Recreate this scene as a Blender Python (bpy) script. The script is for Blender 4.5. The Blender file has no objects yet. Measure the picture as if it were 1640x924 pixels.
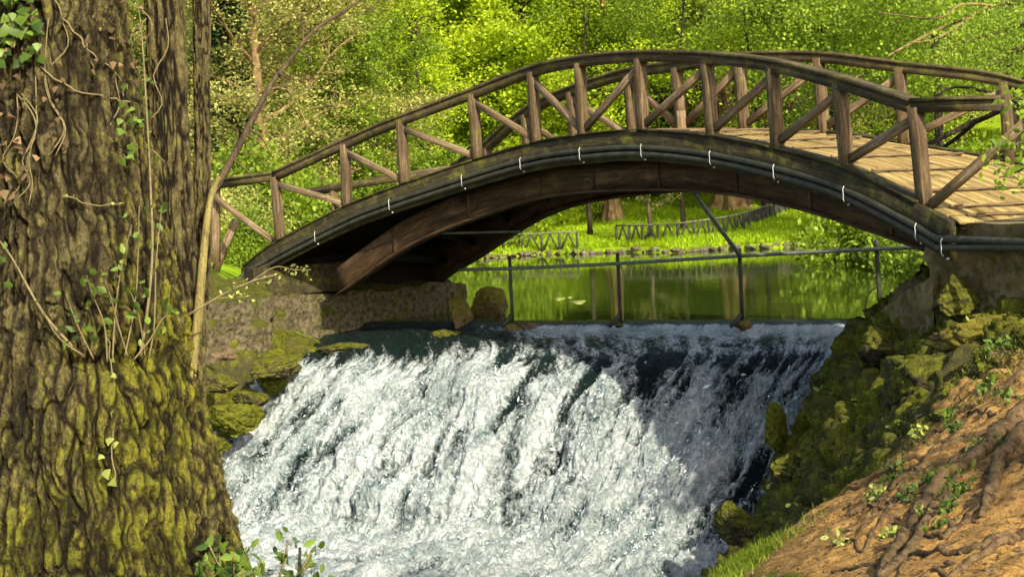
import bpy, math, random
import numpy as np
from mathutils import Vector, Matrix

# ------------------------------------------------------------------ camera
scene = bpy.context.scene
col = scene.collection
F, YH, ROLL, E = 2400.0, 301.6, 0.0483, 2.17
CR, SR = math.cos(ROLL), math.sin(ROLL)
cam_d = bpy.data.cameras.new('camera')
cam = bpy.data.objects.new('camera', cam_d); col.objects.link(cam)
cam_d.sensor_width = 36.0; cam_d.lens = 36.0 * F / 1640.0
cam_d.shift_y = (YH - 462.0) / 1640.0
cam_d.clip_start = 0.1; cam_d.clip_end = 1000
cam.matrix_world = Matrix(((CR, SR, 0, 0), (0, 0, -1, 0), (-SR, CR, 0, E), (0, 0, 0, 1)))
scene.camera = cam

# ------------------------------------------------------------------ light
SUN_EL, SUN_AZ = math.radians(35), math.atan2(0.46, -0.89)      # azimuth from +Y towards +X
world = bpy.data.worlds.new('World'); scene.world = world; world.use_nodes = True
wn = world.node_tree; wn.nodes.clear()
sky = wn.nodes.new('ShaderNodeTexSky'); sky.sky_type = 'NISHITA'; sky.sun_disc = False
sky.sun_elevation = SUN_EL; sky.sun_rotation = SUN_AZ; sky.dust_density = 3.0; sky.ozone_density = 0.4
bg = wn.nodes.new('ShaderNodeBackground'); bg.inputs['Strength'].default_value = 0.125
wo = wn.nodes.new('ShaderNodeOutputWorld')
wn.links.new(sky.outputs[0], bg.inputs[0]); wn.links.new(bg.outputs[0], wo.inputs[0])
sd = bpy.data.lights.new('sun', 'SUN'); sd.energy = 3.9; sd.angle = math.radians(0.8); sd.color = (1.0, 0.91, 0.72)
sun = bpy.data.objects.new('sun', sd); col.objects.link(sun)
sv = Vector((math.sin(SUN_AZ) * math.cos(SUN_EL), math.cos(SUN_AZ) * math.cos(SUN_EL), math.sin(SUN_EL)))
sun.rotation_euler = sv.to_track_quat('Z', 'Y').to_euler()
scene.view_settings.view_transform = 'Standard'; scene.view_settings.look = 'None'
scene.view_settings.exposure = 1.2; scene.view_settings.gamma = 1.0
scene.view_settings.use_curve_mapping = False
scene.render.engine = 'CYCLES'
scene.cycles.max_bounces = 8; scene.cycles.transparent_max_bounces = 8
scene.cycles.use_denoising = True; scene.cycles.denoising_prefilter = 'FAST'

# ------------------------------------------------------------------ helpers
def P(px, py, d):
    "pixel of the 1640x924 photograph and a distance along the view -> world point"
    du, dv = px - 820.0, py - YH
    u = du * CR - dv * SR; v = du * SR + dv * CR
    return np.array([u / F * d, d, E - v / F * d])
def PZ(px, py, z):
    du, dv = px - 820.0, py - YH
    v = du * SR + dv * CR
    return P(px, py, (E - z) * F / v)

def _hash(ix, iy, iz, seed):
    h = (ix * 374761393 + iy * 668265263 + iz * 2147483647 + seed * 1274126177) & 0xffffffff
    h = ((h ^ (h >> 13)) * 1274126177) & 0xffffffff
    h = (h ^ (h >> 16)) & 0xffffffff
    h = (h * 2246822519) & 0xffffffff
    return ((h ^ (h >> 15)) & 0xffffff) / float(0xffffff)
def vnoise(p, seed=0):
    "value noise in [-1,1]"
    p = np.asarray(p, float); i = np.floor(p).astype(np.int64); f = p - i
    f = f * f * f * (f * (f * 6 - 15) + 10)
    x, y, z = i[..., 0], i[..., 1], i[..., 2]; r = 0
    for dx in (0, 1):
        wx = f[..., 0] if dx else 1 - f[..., 0]
        for dy in (0, 1):
            wy = f[..., 1] if dy else 1 - f[..., 1]
            for dz in (0, 1):
                wz = f[..., 2] if dz else 1 - f[..., 2]
                r = r + wx * wy * wz * _hash(x + dx, y + dy, z + dz, seed)
    return r * 2 - 1
def fbm(p, octv=4, seed=0, gain=0.5, ridged=False):
    p = np.asarray(p, float); a = 1.0; s = 0; t = 0
    for o in range(octv):
        n = vnoise(p * (2.03 ** o) + o * 17.3, seed + o)
        if ridged: n = 1 - 2 * np.abs(n)
        s = s + a * n; t += a; a *= gain
    return s / t
def worley(p, seed=0):
    "distance to the nearest and second nearest cell point, and a random value of the nearest cell"
    p = np.asarray(p, float); sh = p.shape[:-1]; p = p.reshape(-1, 3); i = np.floor(p).astype(np.int64)
    f1 = np.full(len(p), 9.0); f2 = f1.copy(); rv = np.zeros(len(p))
    for dx in (-1, 0, 1):
        for dy in (-1, 0, 1):
            for dz in (-1, 0, 1):
                x, y, z = i[:, 0] + dx, i[:, 1] + dy, i[:, 2] + dz
                q = np.stack([x + _hash(x, y, z, seed), y + _hash(x, y, z, seed + 1), z + _hash(x, y, z, seed + 2)], 1)
                d = np.linalg.norm(p - q, axis=1); nr = d < f1
                f2 = np.where(nr, f1, np.minimum(f2, d)); rv = np.where(nr, _hash(x, y, z, seed + 5), rv); f1 = np.where(nr, d, f1)
    return f1.reshape(sh), f2.reshape(sh), rv.reshape(sh)
def pts3(*c):
    return np.stack(np.broadcast_arrays(*[np.asarray(k, float) for k in c]), -1)
def sstep(a, b, x):
    t = np.clip((x - a) / (b - a), 0, 1); return t * t * (3 - 2 * t)

def mesh_from(name, verts, faces, mat=None, parent=None, smooth=False, attrs=None, mats=None, grain=None, vec=None):
    "verts (n,3); faces = (k,m) array or list of such arrays"
    verts = np.ascontiguousarray(verts, np.float32)
    if not isinstance(faces, list): faces = [faces]
    faces = [np.asarray(f, np.int32) for f in faces if len(f)]
    me = bpy.data.meshes.new(name)
    me.vertices.add(len(verts)); me.vertices.foreach_set('co', verts.ravel())
    tot = sum(f.size for f in faces); nf = sum(len(f) for f in faces)
    me.loops.add(tot); me.polygons.add(nf)
    me.loops.foreach_set('vertex_index', np.concatenate([f.ravel() for f in faces]))
    cnt = np.concatenate([np.full(len(f), f.shape[1], np.int32) for f in faces])
    st = np.concatenate([[0], np.cumsum(cnt)[:-1]]).astype(np.int32)
    me.polygons.foreach_set('loop_start', st); me.polygons.foreach_set('loop_total', cnt)
    if smooth: me.polygons.foreach_set('use_smooth', np.ones(nf, bool))
    if mats is not None: me.polygons.foreach_set('material_index', np.asarray(mats, np.int32))
    for k, a in (attrs or {}).items():
        at = me.attributes.new(k, 'FLOAT', 'POINT'); at.data.foreach_set('value', np.asarray(a, np.float32).ravel())
    for k, a in (vec or {}).items():
        at = me.attributes.new(k, 'FLOAT_VECTOR', 'POINT'); at.data.foreach_set('vector', np.asarray(a, np.float32).ravel())
    if grain is not None:
        at = me.attributes.new('grain', 'FLOAT_VECTOR', 'POINT'); at.data.foreach_set('vector', np.asarray(grain, np.float32).ravel())
    me.update(calc_edges=True)
    if mat is not None:
        for m in (mat if isinstance(mat, (list, tuple)) else [mat]): me.materials.append(m)
    ob = bpy.data.objects.new(name, me); col.objects.link(ob)
    if parent is not None: ob.parent = parent; ob.matrix_parent_inverse = parent.matrix_world.inverted() if False else Matrix.Translation(-parent.location)
    return ob
def tag(o, label=None, cat=None, group=None, kind=None):
    if label: o['label'] = label
    if cat: o['category'] = cat
    if group: o['group'] = group
    if kind: o['kind'] = kind
    return o
def empty(name, loc, label, cat, group=None):
    o = bpy.data.objects.new(name, None); col.objects.link(o); o.location = tuple(float(v) for v in loc)
    o.empty_display_size = 0.1
    return tag(o, label, cat, group)
def copy_thing(o, loc, rz=0.0, sc=1.0, label=None, group=None, tilt=(0, 0)):
    c = o.copy(); col.objects.link(c); c.location = tuple(float(v) for v in loc)
    c.rotation_euler = (tilt[0], tilt[1], rz)
    c.scale = (sc, sc, sc) if np.isscalar(sc) else sc
    if label: c['label'] = label
    if group: c['group'] = group
    for ch in list(o.children):
        k = ch.copy(); col.objects.link(k); k.parent = c
        for g in list(ch.children):
            q = g.copy(); col.objects.link(q); q.parent = k
    return c

class MB:
    "collects geometry for one mesh"
    def __init__(s): s.v = []; s.q = []; s.t = []; s.g = []; s.n = 0
    def add(s, v, q=None, t=None, g=None):
        v = np.asarray(v, float); s.g.append(v if g is None else np.asarray(g, float))
        if q is not None and len(q): s.q.append(np.asarray(q) + s.n)
        if t is not None and len(t): s.t.append(np.asarray(t) + s.n)
        s.v.append(v); s.n += len(v)
    def tube(s, path, rad, k=7, cap=True, rough=0.0, seed=0):
        path = np.asarray(path, float); n = len(path)
        rad = np.broadcast_to(np.asarray(rad, float), (n,))
        tg = np.gradient(path, axis=0); tg /= np.linalg.norm(tg, axis=1)[:, None] + 1e-12
        up = np.array([0, 0, 1.0]) if abs(tg[0][2]) < .9 else np.array([1.0, 0, 0])
        a = np.cross(tg[0], up); a /= np.linalg.norm(a); A = [a]
        for i in range(1, n):
            a = A[-1] - tg[i] * np.dot(A[-1], tg[i]); a /= np.linalg.norm(a) + 1e-12; A.append(a)
        A = np.array(A); B = np.cross(tg, A)
        th = np.linspace(0, 2 * np.pi, k, endpoint=False)
        V = path[:, None] + rad[:, None, None] * (np.cos(th)[None, :, None] * A[:, None] + np.sin(th)[None, :, None] * B[:, None])
        if rough:
            Lq = np.concatenate([[0], np.cumsum(np.linalg.norm(np.diff(path, axis=0), axis=1))])[:, None] / max(rad.max(), 1e-3)
            nn = .6 * fbm(pts3(np.cos(th)[None] * 1.6, np.sin(th)[None] * 1.6, Lq * .10 + seed), 3, seed) + .4 * fbm(V * (0.45 / max(rad.max(), 1e-3)), 3, seed)
            V = V + (V - path[:, None]) * (nn * rough)[..., None]
        V = V.reshape(-1, 3)
        i = np.arange(n - 1)[:, None] * k; j = np.arange(k)[None]; j2 = (j + 1) % k
        q = np.stack([i + j, i + j2, i + k + j2, i + k + j], -1).reshape(-1, 4)
        t = []
        if cap:
            c0 = len(V); V = np.vstack([V, path[:1], path[-1:]])
            for m in range(k):
                t.append((c0, (m + 1) % k, m)); t.append((c0 + 1, (n - 1) * k + m, (n - 1) * k + (m + 1) % k))
        s.add(V, q, t if t else None)
    def sweep(s, path, side, w, h, z0=0.0):
        "rectangular section: side = horizontal unit vectors per point; spans +-w/2 sideways and z0..z0+h"
        path = np.asarray(path, float); n = len(path)
        side = np.broadcast_to(np.asarray(side, float), path.shape)
        w = np.broadcast_to(np.asarray(w, float), (n,)); h = np.broadcast_to(np.asarray(h, float), (n,))
        Z = np.array([0, 0, 1.0])
        a = path - side * (w / 2)[:, None] + Z * z0; b = path + side * (w / 2)[:, None] + Z * z0
        c = b + Z * h[:, None]; d = a + Z * h[:, None]
        V = np.stack([a, b, c, d], 1).reshape(-1, 3)
        i = np.arange(n - 1)[:, None] * 4; j = np.arange(4)[None]; j2 = (j + 1) % 4
        q = np.stack([i + j, i + j2, i + 4 + j2, i + 4 + j], -1).reshape(-1, 4)
        m = (n - 1) * 4
        L = np.concatenate([[0], np.cumsum(np.linalg.norm(np.diff(path, axis=0), axis=1))]) + path[0, 0] * 7
        one = np.ones(n); g = np.stack([np.stack([L, -w / 2, 0 * one], 1), np.stack([L, w / 2, 0 * one], 1), np.stack([L, w / 2, h], 1), np.stack([L, -w / 2, h], 1)], 1).reshape(-1, 3)
        s.add(V, np.vstack([q, [[3, 2, 1, 0], [m, m + 1, m + 2, m + 3]]]), None, g)
    def beam(s, p0, p1, w, h, side=None, bev=0.008):
        "chamfered timber from p0 to p1; side = direction of the width w"
        p0 = np.asarray(p0, float); p1 = np.asarray(p1, float)
        t = p1 - p0; L = np.linalg.norm(t); t /= L
        sd_ = np.asarray(side if side is not None else (1, 0, 0), float)
        sd_ = sd_ - t * np.dot(sd_, t); sd_ /= np.linalg.norm(sd_); n_ = np.cross(t, sd_)
        b = min(bev, w * .3, h * .3)
        sec = [(-w/2+b, -h/2), (w/2-b, -h/2), (w/2, -h/2+b), (w/2, h/2-b), (w/2-b, h/2), (-w/2+b, h/2), (-w/2, h/2-b), (-w/2, -h/2+b)]
        V = [p0 + t * L * f + sd_ * x + n_ * y for f in (0, .33, .67, 1) for x, y in sec]
        q = [(r*8+j, r*8+(j+1) % 8, r*8+8+(j+1) % 8, r*8+8+j) for r in range(3) for j in range(8)]
        tr = [(0, j+1, j) for j in range(1, 7)] + [(24, 24+j, 24+j+1) for j in range(1, 7)]
        o = p0[0] * 5.3 + p0[2] * 3.1
        s.add(np.array(V), q, tr, [(L * f + o, x + o, y) for f in (0, .33, .67, 1) for x, y in sec])
    def build(s, name, mat=None, parent=None, smooth=False):
        return mesh_from(name, np.vstack(s.v), [np.vstack(a) for a in (s.q, s.t) if a], mat, parent, smooth, grain=np.vstack(s.g))

def spline(pts, n):
    "Catmull-Rom through pts, n samples per span"
    p = np.asarray(pts, float); p = np.vstack([2 * p[0] - p[1], p, 2 * p[-1] - p[-2]])
    out = []
    for i in range(1, len(p) - 2):
        t = np.linspace(0, 1, n, endpoint=False)[:, None]
        a, b, c, d = p[i-1], p[i], p[i+1], p[i+2]
        out.append(.5 * (2*b + (c-a)*t + (2*a-5*b+4*c-d)*t*t + (3*b-a-3*c+d)*t**3))
    out.append(p[-2][None]); return np.vstack(out)

# ------------------------------------------------------------------ materials
class NT:
    def __init__(s, name, disp=False):
        s.m = bpy.data.materials.new(name); s.m.use_nodes = True; s.t = s.m.node_tree; s.t.nodes.clear()
        s.out = s.t.nodes.new('ShaderNodeOutputMaterial')
    def n(s, typ, **kw):
        nd = s.t.nodes.new('ShaderNode' + typ)
        for k, v in kw.items():
            if k in nd.inputs.keys() if not isinstance(k, int) else True:
                pass
            setattr(nd, k, v)
        return nd
    def set(s, sock, v):
        if isinstance(v, bpy.types.NodeSocket): s.t.links.new(v, sock)
        else: sock.default_value = v
    def coord(s, which='Object', scale=(1, 1, 1)):
        if which == 'Position': o = s.n('NewGeometry').outputs['Position']
        else: o = s.n('TexCoord').outputs[which]
        m = s.n('Mapping'); s.set(m.inputs['Vector'], o); m.inputs['Scale'].default_value = scale
        return m.outputs[0]
    def noise(s, vec, scale, detail=5, rough=.6, dist=0.0, col=False):
        nd = s.n('TexNoise'); s.set(nd.inputs['Vector'], vec)
        nd.inputs['Scale'].default_value = scale; nd.inputs['Detail'].default_value = detail
        nd.inputs['Roughness'].default_value = rough; nd.inputs['Distortion'].default_value = dist
        return nd.outputs[1 if col else 0]
    def ramp(s, fac, stops, interp='LINEAR'):
        nd = s.n('ValToRGB'); s.set(nd.inputs[0], fac); cr = nd.color_ramp; cr.interpolation = interp
        while len(cr.elements) < len(stops): cr.elements.new(.5)
        for e, (p, c) in zip(cr.elements, stops):
            e.position = p; e.color = (c, c, c, 1) if np.isscalar(c) else (*c, 1)
        return nd.outputs[0]
    def mix(s, fac, a, b, mode='MIX'):
        nd = s.n('Mix', data_type='RGBA', blend_type=mode)
        s.set(nd.inputs[0], fac)
        for sk, v in ((nd.inputs[6], a), (nd.inputs[7], b)):
            s.set(sk, (*v, 1) if isinstance(v, tuple) and len(v) == 3 else v)
        return nd.outputs[2]
    def math(s, op, a, b=0.0, clamp=False):
        nd = s.n('Math', operation=op, use_clamp=clamp); s.set(nd.inputs[0], a); s.set(nd.inputs[1], b); return nd.outputs[0]
    def attr(s, name): return s.n('Attribute', attribute_name=name).outputs['Fac']
    def bump(s, h, strength=.5, dist=.02, normal=None):
        nd = s.n('Bump'); s.set(nd.inputs['Height'], h); nd.inputs['Strength'].default_value = strength
        nd.inputs['Distance'].default_value = dist
        if normal is not None: s.set(nd.inputs['Normal'], normal)
        return nd.outputs[0]
    def bsdf(s, color, rough=.8, normal=None, spec=.3, **kw):
        b = s.n('BsdfPrincipled'); s.set(b.inputs['Base Color'], (*color, 1) if isinstance(color, tuple) else color)
        s.set(b.inputs['Roughness'], rough); b.inputs['Specular IOR Level'].default_value = spec
        if normal is not None: s.set(b.inputs['Normal'], normal)
        for k, v in kw.items(): s.set(b.inputs[k.replace('_', ' ')], v)
        return b.outputs[0]
    def done(s, sh):
        s.t.links.new(sh, s.out.inputs['Surface']); return s.m

def m_wood(name, c0, c1, moss=0.0, grey=(.20, .17, .13), rough=.8, gl=1.6, gc=34, bs=.9, bd=.012, pale=.7):
    a = NT(name); g = a.n('NewGeometry'); v = a.coord('Position')
    gr = a.n('Attribute', attribute_name='grain').outputs['Vector']
    mp = a.n('Mapping'); a.set(mp.inputs['Vector'], gr); mp.inputs['Scale'].default_value = (gl, gc, gc); gv = mp.outputs[0]
    rnd = g.outputs['Random Per Island']
    n1 = a.noise(v, 2.5, 6, .7); n2 = a.noise(gv, 1.0, 6, .75, .6); n3 = a.noise(v, 26, 5, .75)
    c = a.mix(a.ramp(n2, [(.34, 0), (.62, 1)]), c0, c1)
    c = a.mix(a.ramp(a.math('ADD', n2, a.math('MULTIPLY', a.math('SUBTRACT', n1, .5), .6)), [(.52, 0), (.72, pale)]), c, grey)
    c = a.mix(a.math('MULTIPLY', rnd, .35), c, (c0[0] * .5, c0[1] * .5, c0[2] * .5))
    c = a.mix(a.ramp(n3, [(.32, .75), (.45, 0)]), c, (c0[0] * .35, c0[1] * .35, c0[2] * .35))
    if moss:
        n4 = a.noise(v, 4.5, 7, .75)
        c = a.mix(a.ramp(n4, [(.58 - moss * .15, 0), (.72, moss)]), c, (.20, .20, .02))
    h = a.math('ADD', n2, a.math('MULTIPLY', n3, .6))
    return a.done(a.bsdf(c, rough, a.bump(h, bs, bd), .2))
M = {}
M['rail'] = m_wood('weathered dark timber', (.022, .016, .008), (.09, .066, .032), .55, (.18, .145, .085))
M['post'] = m_wood('brown timber', (.036, .023, .011), (.165, .108, .053), .35, (.33, .255, .15))
M['brace'] = m_wood('light brown timber', (.075, .048, .022), (.26, .18, .095), .15, (.44, .35, .22))
M['fascia'] = m_wood('dark green brown fascia timber', (.010, .009, .004), (.048, .038, .014), .5, (.10, .085, .04))
M['girder'] = m_wood('rusty brown girder', (.014, .009, .005), (.10, .055, .022), .15, (.17, .11, .055), gl=1.2, gc=7, bd=.02)
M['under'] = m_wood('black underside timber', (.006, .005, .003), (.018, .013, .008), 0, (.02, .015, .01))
M['deck'] = m_wood('sunlit deck boards', (.13, .085, .028), (.40, .285, .095), .3, (.55, .42, .17), gl=1.2, gc=22)
def m_plain(name, c, rough=.5, spec=.4, metal=0.0, var=.25, s=8, bs=.3):
    a = NT(name); v = a.coord('Position'); n = a.noise(v, s, 5, .65)
    cc = a.mix(a.ramp(n, [(.3, 0), (.7, 1)]), tuple(x * (1 - var) for x in c), tuple(min(1, x * (1 + var)) for x in c))
    return a.done(a.bsdf(cc, rough, a.bump(n, bs, .01), spec, Metallic=metal))
M['pipe'] = m_plain('black plastic conduit', (.030, .031, .020), .55, .25, 0, .5, 9)
M['strap'] = m_plain('white plastic strap', (.42, .42, .38), .5)
M['red'] = m_plain('red tape', (.35, .03, .03), .5)
M['iron'] = m_plain('green black painted iron', (.030, .034, .022), .6, .4, .1, .6, 14)
M['ironpale'] = m_plain('pale worn iron pipe', (.14, .15, .12), .5, .5, .2, .4, 14)
M['deadfence'] = m_plain('dark fence timber', (.035, .032, .026), .8)
M['greyfence'] = m_plain('grey fence timber', (.13, .12, .075), .8)

def m_concrete():
    a = NT('mossy concrete'); v = a.coord('Position')
    n1 = a.noise(v, 1.6, 7, .65); n2 = a.noise(v, 9, 7, .7); n3 = a.noise(v, 40, 4, .7)
    c = a.mix(a.ramp(n1, [(.38, 0), (.62, 1)]), (.075, .055, .025), (.27, .205, .105))
    c = a.mix(a.ramp(n2, [(.48, 0), (.60, .9)]), c, (.085, .085, .012))
    c = a.mix(a.ramp(n2, [(.28, .8), (.42, 0)]), c, (.04, .033, .024))
    h = a.math('ADD', n2, a.math('MULTIPLY', n3, .6))
    return a.done(a.bsdf(c, .9, a.bump(h, 1.0, .05), .15))
M['concrete'] = m_concrete()
def m_rock(name, rock0, rock1, moss0, moss1, cover=.5):
    a = NT(name); v = a.coord('Position'); g = a.n('NewGeometry')
    sx = a.n('SeparateXYZ'); a.set(sx.inputs[0], g.outputs['Normal'])
    n1 = a.noise(v, 2.6, 7, .7); n2 = a.noise(v, 14, 6, .75); n3 = a.noise(v, 60, 3, .7)
    r = a.mix(a.ramp(n2, [(.38, 0), (.60, 1)]), rock0, rock1)
    m = a.mix(a.ramp(a.math('ADD', a.math('MULTIPLY', n2, .6), a.math('MULTIPLY', n3, .4)), [(.40, 0), (.60, 1)]), moss0, moss1)
    up = a.math('MULTIPLY', sx.outputs[2], .25)
    k = a.ramp(a.math('ADD', a.math('ADD', n1, up), (cover - .5) * .8), [(.47, 0), (.60, 1)])
    c = a.mix(k, r, m)
    h = a.math('ADD', n2, a.math('MULTIPLY', n3, .8))
    return a.done(a.bsdf(c, .92, a.bump(h, 1.0, .07), .15))
M['oldstone'] = m_rock('old weathered masonry', (.050, .042, .022), (.24, .195, .11), (.035, .040, .007), (.15, .155, .018), .44)
M['rock'] = m_rock('mossy dark rock', (.020, .017, .011), (.12, .10, .05), (.028, .032, .006), (.22, .225, .02), .5)
M['rockmoss'] = m_rock('thick moss on rock', (.03, .025, .015), (.09, .08, .05), (.040, .048, .006), (.25, .26, .02), .95)
M['rockyellow'] = m_rock('sunlit yellow rock', (.10, .075, .03), (.30, .22, .09), (.12, .11, .015), (.30, .25, .03), .5)  # yellow sunlight on these rocks is put into their colour
M['rockbrown'] = m_rock('brown bare rock', (.08, .055, .03), (.30, .20, .11), (.07, .08, .012), (.18, .17, .03), .25)
M['shore'] = m_rock('shore stone', (.07, .06, .04), (.30, .26, .17), (.10, .12, .02), (.2, .22, .04), .35)

def m_leaf(name, base, alt, trans=.45, tcol=None, rough=.5, nscale=.5):
    a = NT(name); g = a.n('NewGeometry'); rnd = g.outputs['Random Per Island']
    n = a.noise(a.coord('Position'), nscale, 3, .6)
    c = a.mix(rnd, base, alt)
    c = a.mix(a.ramp(n, [(.38, .0), (.7, .5)]), c, tuple(x * .6 for x in base))
    hs = a.n('HueSaturation'); a.set(hs.inputs['Color'], c)
    a.set(hs.inputs['Value'], a.math('ADD', a.math('MULTIPLY', rnd, .7), .7)); c = hs.outputs[0]
    d = a.bsdf(c, rough, None, .25)
    t = a.n('BsdfTranslucent'); a.set(t.inputs[0], a.mix(.5, c, tcol or alt))
    mx = a.n('MixShader'); mx.inputs[0].default_value = trans
    a.t.links.new(d, mx.inputs[1]); a.t.links.new(t.outputs[0], mx.inputs[2])
    return a.done(mx.outputs[0])
M['l_bright'] = m_leaf('young maple leaves', (.29, .43, .014), (.50, .58, .025), .52, (.56, .72, .04))
M['l_green'] = m_leaf('fresh green leaves', (.14, .23, .016), (.31, .40, .035), .52, (.38, .52, .05))
M['l_olive'] = m_leaf('olive spring leaves', (.27, .29, .06), (.50, .47, .14), .52, (.46, .46, .15))
M['l_dark'] = m_leaf('dark evergreen leaves', (.018, .045, .018), (.04, .085, .02), .2, (.05, .1, .02))
M['l_mid'] = m_leaf('mid green leaves', (.12, .20, .014), (.28, .36, .025), .48, (.36, .48, .03))
M['l_brown'] = m_leaf('olive brown buds', (.20, .18, .055), (.42, .37, .10), .3, (.3, .28, .08))
M['l_ivy'] = m_leaf('ivy leaves', (.04, .085, .012), (.15, .22, .03), .35, (.22, .32, .03), .45, 8)
M['l_dead'] = m_leaf('dead brown leaves', (.075, .048, .022), (.19, .12, .055), .2, (.3, .2, .1), .7, 8)
M['l_pale'] = m_leaf('pale young leaves', (.24, .29, .06), (.42, .44, .11), .4, (.5, .55, .15), .5, 8)
M['grassblade'] = m_leaf('grass blades', (.20, .34, .006), (.42, .54, .010), .45, (.45, .6, .02), .6, 1.2)
M['grassnear'] = m_leaf('near grass blades', (.09, .14, .008), (.26, .32, .02), .4, (.3, .4, .03), .6, 4)
M['l_moss'] = m_leaf('moss fronds', (.030, .042, .006), (.15, .17, .015), .25, (.2, .22, .02), .7, 2.5)
def m_bark(name, c0, c1, s=10, moss=None, cover=.5):
    a = NT(name); v = a.coord('Position', (1, 1, .25)); vp = a.coord('Position')
    n = a.noise(v, s, 6, .7, .5); n2 = a.noise(vp, s * 4, 4, .7)
    c = a.mix(a.ramp(n, [(.35, 0), (.65, 1)]), c0, c1)
    if moss: c = a.mix(a.ramp(a.noise(vp, s * .35, 5, .7), [(.62 - cover * .3, 0), (.75 - cover * .3, .85)]), c, moss)
    return a.done(a.bsdf(c, .95, a.bump(a.math('ADD', n, a.math('MULTIPLY', n2, .4)), 1.0, .03), .1))
M['bark'] = m_bark('grey brown bark', (.028, .020, .014), (.12, .095, .06), 5)
M['barkwarm'] = m_bark('warm lit bark', (.07, .045, .022), (.28, .19, .085), 4)
M['barkdark'] = m_bark('dark bark', (.014, .011, .008), (.05, .038, .026), 5)
M['stem'] = m_bark('mossy young stem bark', (.045, .034, .02), (.17, .14, .07), 26, (.17, .16, .025), .4)
M['vine'] = m_plain('dry vine', (.15, .12, .055), .8, .2, 0, .4, 30)
M['root'] = m_bark('exposed root bark', (.035, .022, .011), (.19, .125, .06), 16, (.12, .11, .02), .2)
def m_trunk():
    a = NT('deeply furrowed mossy bark'); vp = a.coord('Position'); v = a.coord('Position', (1, 1, .35))
    dep = a.attr('furrow'); mo = a.attr('moss')
    n = a.noise(v, 38, 6, .75, .6); n2 = a.noise(vp, 120, 4, .75); n3 = a.noise(vp, 9, 5, .7)
    n5 = a.noise(a.coord('Position', (1, 1, .4)), 75, 5, .8, .8)
    n = a.math('ADD', a.math('MULTIPLY', n, .55), a.math('MULTIPLY', n5, .45))
    c = a.mix(a.ramp(n, [(.40, 0), (.60, 1)]), (.026, .019, .008), (.25, .205, .085))
    c = a.mix(a.ramp(n3, [(.5, 0), (.68, .5)]), c, (.30, .255, .13))
    mc = a.mix(a.ramp(n, [(.40, 0), (.58, 1)]), (.035, .034, .004), (.36, .34, .022))
    mc = a.mix(a.ramp(n3, [(.45, 0), (.62, .6)]), mc, (.20, .22, .015))
    k = a.math('ADD', mo, a.math('MULTIPLY', a.math('SUBTRACT', n, .5), 3.0)); k = a.math('ADD', k, a.math('MULTIPLY', a.math('SUBTRACT', n3, .5), 1.2))
    c = a.mix(a.ramp(k, [(.34, 0), (.72, .9)]), c, mc)
    c = a.mix(a.ramp(a.math('ADD', dep, a.math('MULTIPLY', a.math('SUBTRACT', n, .5), .5)), [(.16, .97), (.70, 0)]), c, (.013, .009, .005))
    h = a.math('ADD', n, a.math('MULTIPLY', n2, .5))
    return a.done(a.bsdf(c, .95, a.bump(h, 1.0, .05), .12))
M['trunk'] = m_trunk()
def m_ground():
    a = NT('bank soil moss and grass'); vp = a.coord('Position')
    gd, gm, gg = a.attr('dirt'), a.attr('mossy'), a.attr('grassy')
    n1 = a.noise(vp, 1.3, 6, .65); n2 = a.noise(vp, 9, 7, .75); n3 = a.noise(vp, 55, 4, .8)
    dirt = a.mix(a.ramp(n2, [(.3, 0), (.66, 1)]), (.20, .10, .026), (.62, .365, .105))
    dirt = a.mix(a.ramp(n1, [(.4, 0), (.62, .55)]), dirt, (.44, .25, .080))
    dirt = a.mix(a.ramp(n3, [(.55, 0), (.72, .7)]), dirt, (.60, .43, .20))
    n4 = a.noise(vp, 22, 6, .8)
    dirt = a.mix(a.ramp(n4, [(.38, .85), (.50, 0)]), dirt, (.075, .038, .018))
    dirt = a.mix(a.ramp(n3, [(.26, .7), (.4, 0)]), dirt, (.05, .027, .014))
    moss = a.mix(a.ramp(a.math('ADD', a.math('MULTIPLY', n2, .6), a.math('MULTIPLY', n3, .4)), [(.40, 0), (.62, 1)]), (.022, .026, .006), (.20, .205, .016))
    moss = a.mix(a.ramp(n1, [(.48, 0), (.60, .7)]), moss, (.055, .045, .028))
    gr = a.mix(a.ramp(n1, [(.35, 0), (.65, 1)]), (.17, .29, .008), (.36, .46, .010))
    gr = a.mix(a.ramp(a.noise(vp, 3.2, 6, .8), [(.35, .6), (.62, 0)]), gr, (.07, .13, .008))
    k1 = a.ramp(a.math('ADD', gm, a.math('MULTIPLY', a.math('SUBTRACT', n2, .5), .9)), [(.42, 0), (.58, 1)])
    c = a.mix(k1, dirt, moss)
    k2 = a.ramp(a.math('ADD', gg, a.math('MULTIPLY', a.math('SUBTRACT', n2, .5), .5)), [(.4, 0), (.6, 1)])
    c = a.mix(k2, c, gr)
    h = a.math('ADD', n2, a.math('MULTIPLY', n3, .6))
    return a.done(a.bsdf(c, .95, a.bump(h, 1.0, .05), .1))
M['ground'] = m_ground()
def m_pond():
    a = NT('still green pond water'); v = a.coord('Position', (1, .6, 1))
    n = a.math('ADD', a.noise(v, 2.2, 3, .5), a.math('MULTIPLY', a.noise(v, 9, 3, .6), .35))
    return a.done(a.bsdf((.030, .050, .006), .03, a.bump(n, .11, .02), .5, IOR=1.33))
M['pond'] = m_pond()
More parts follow.
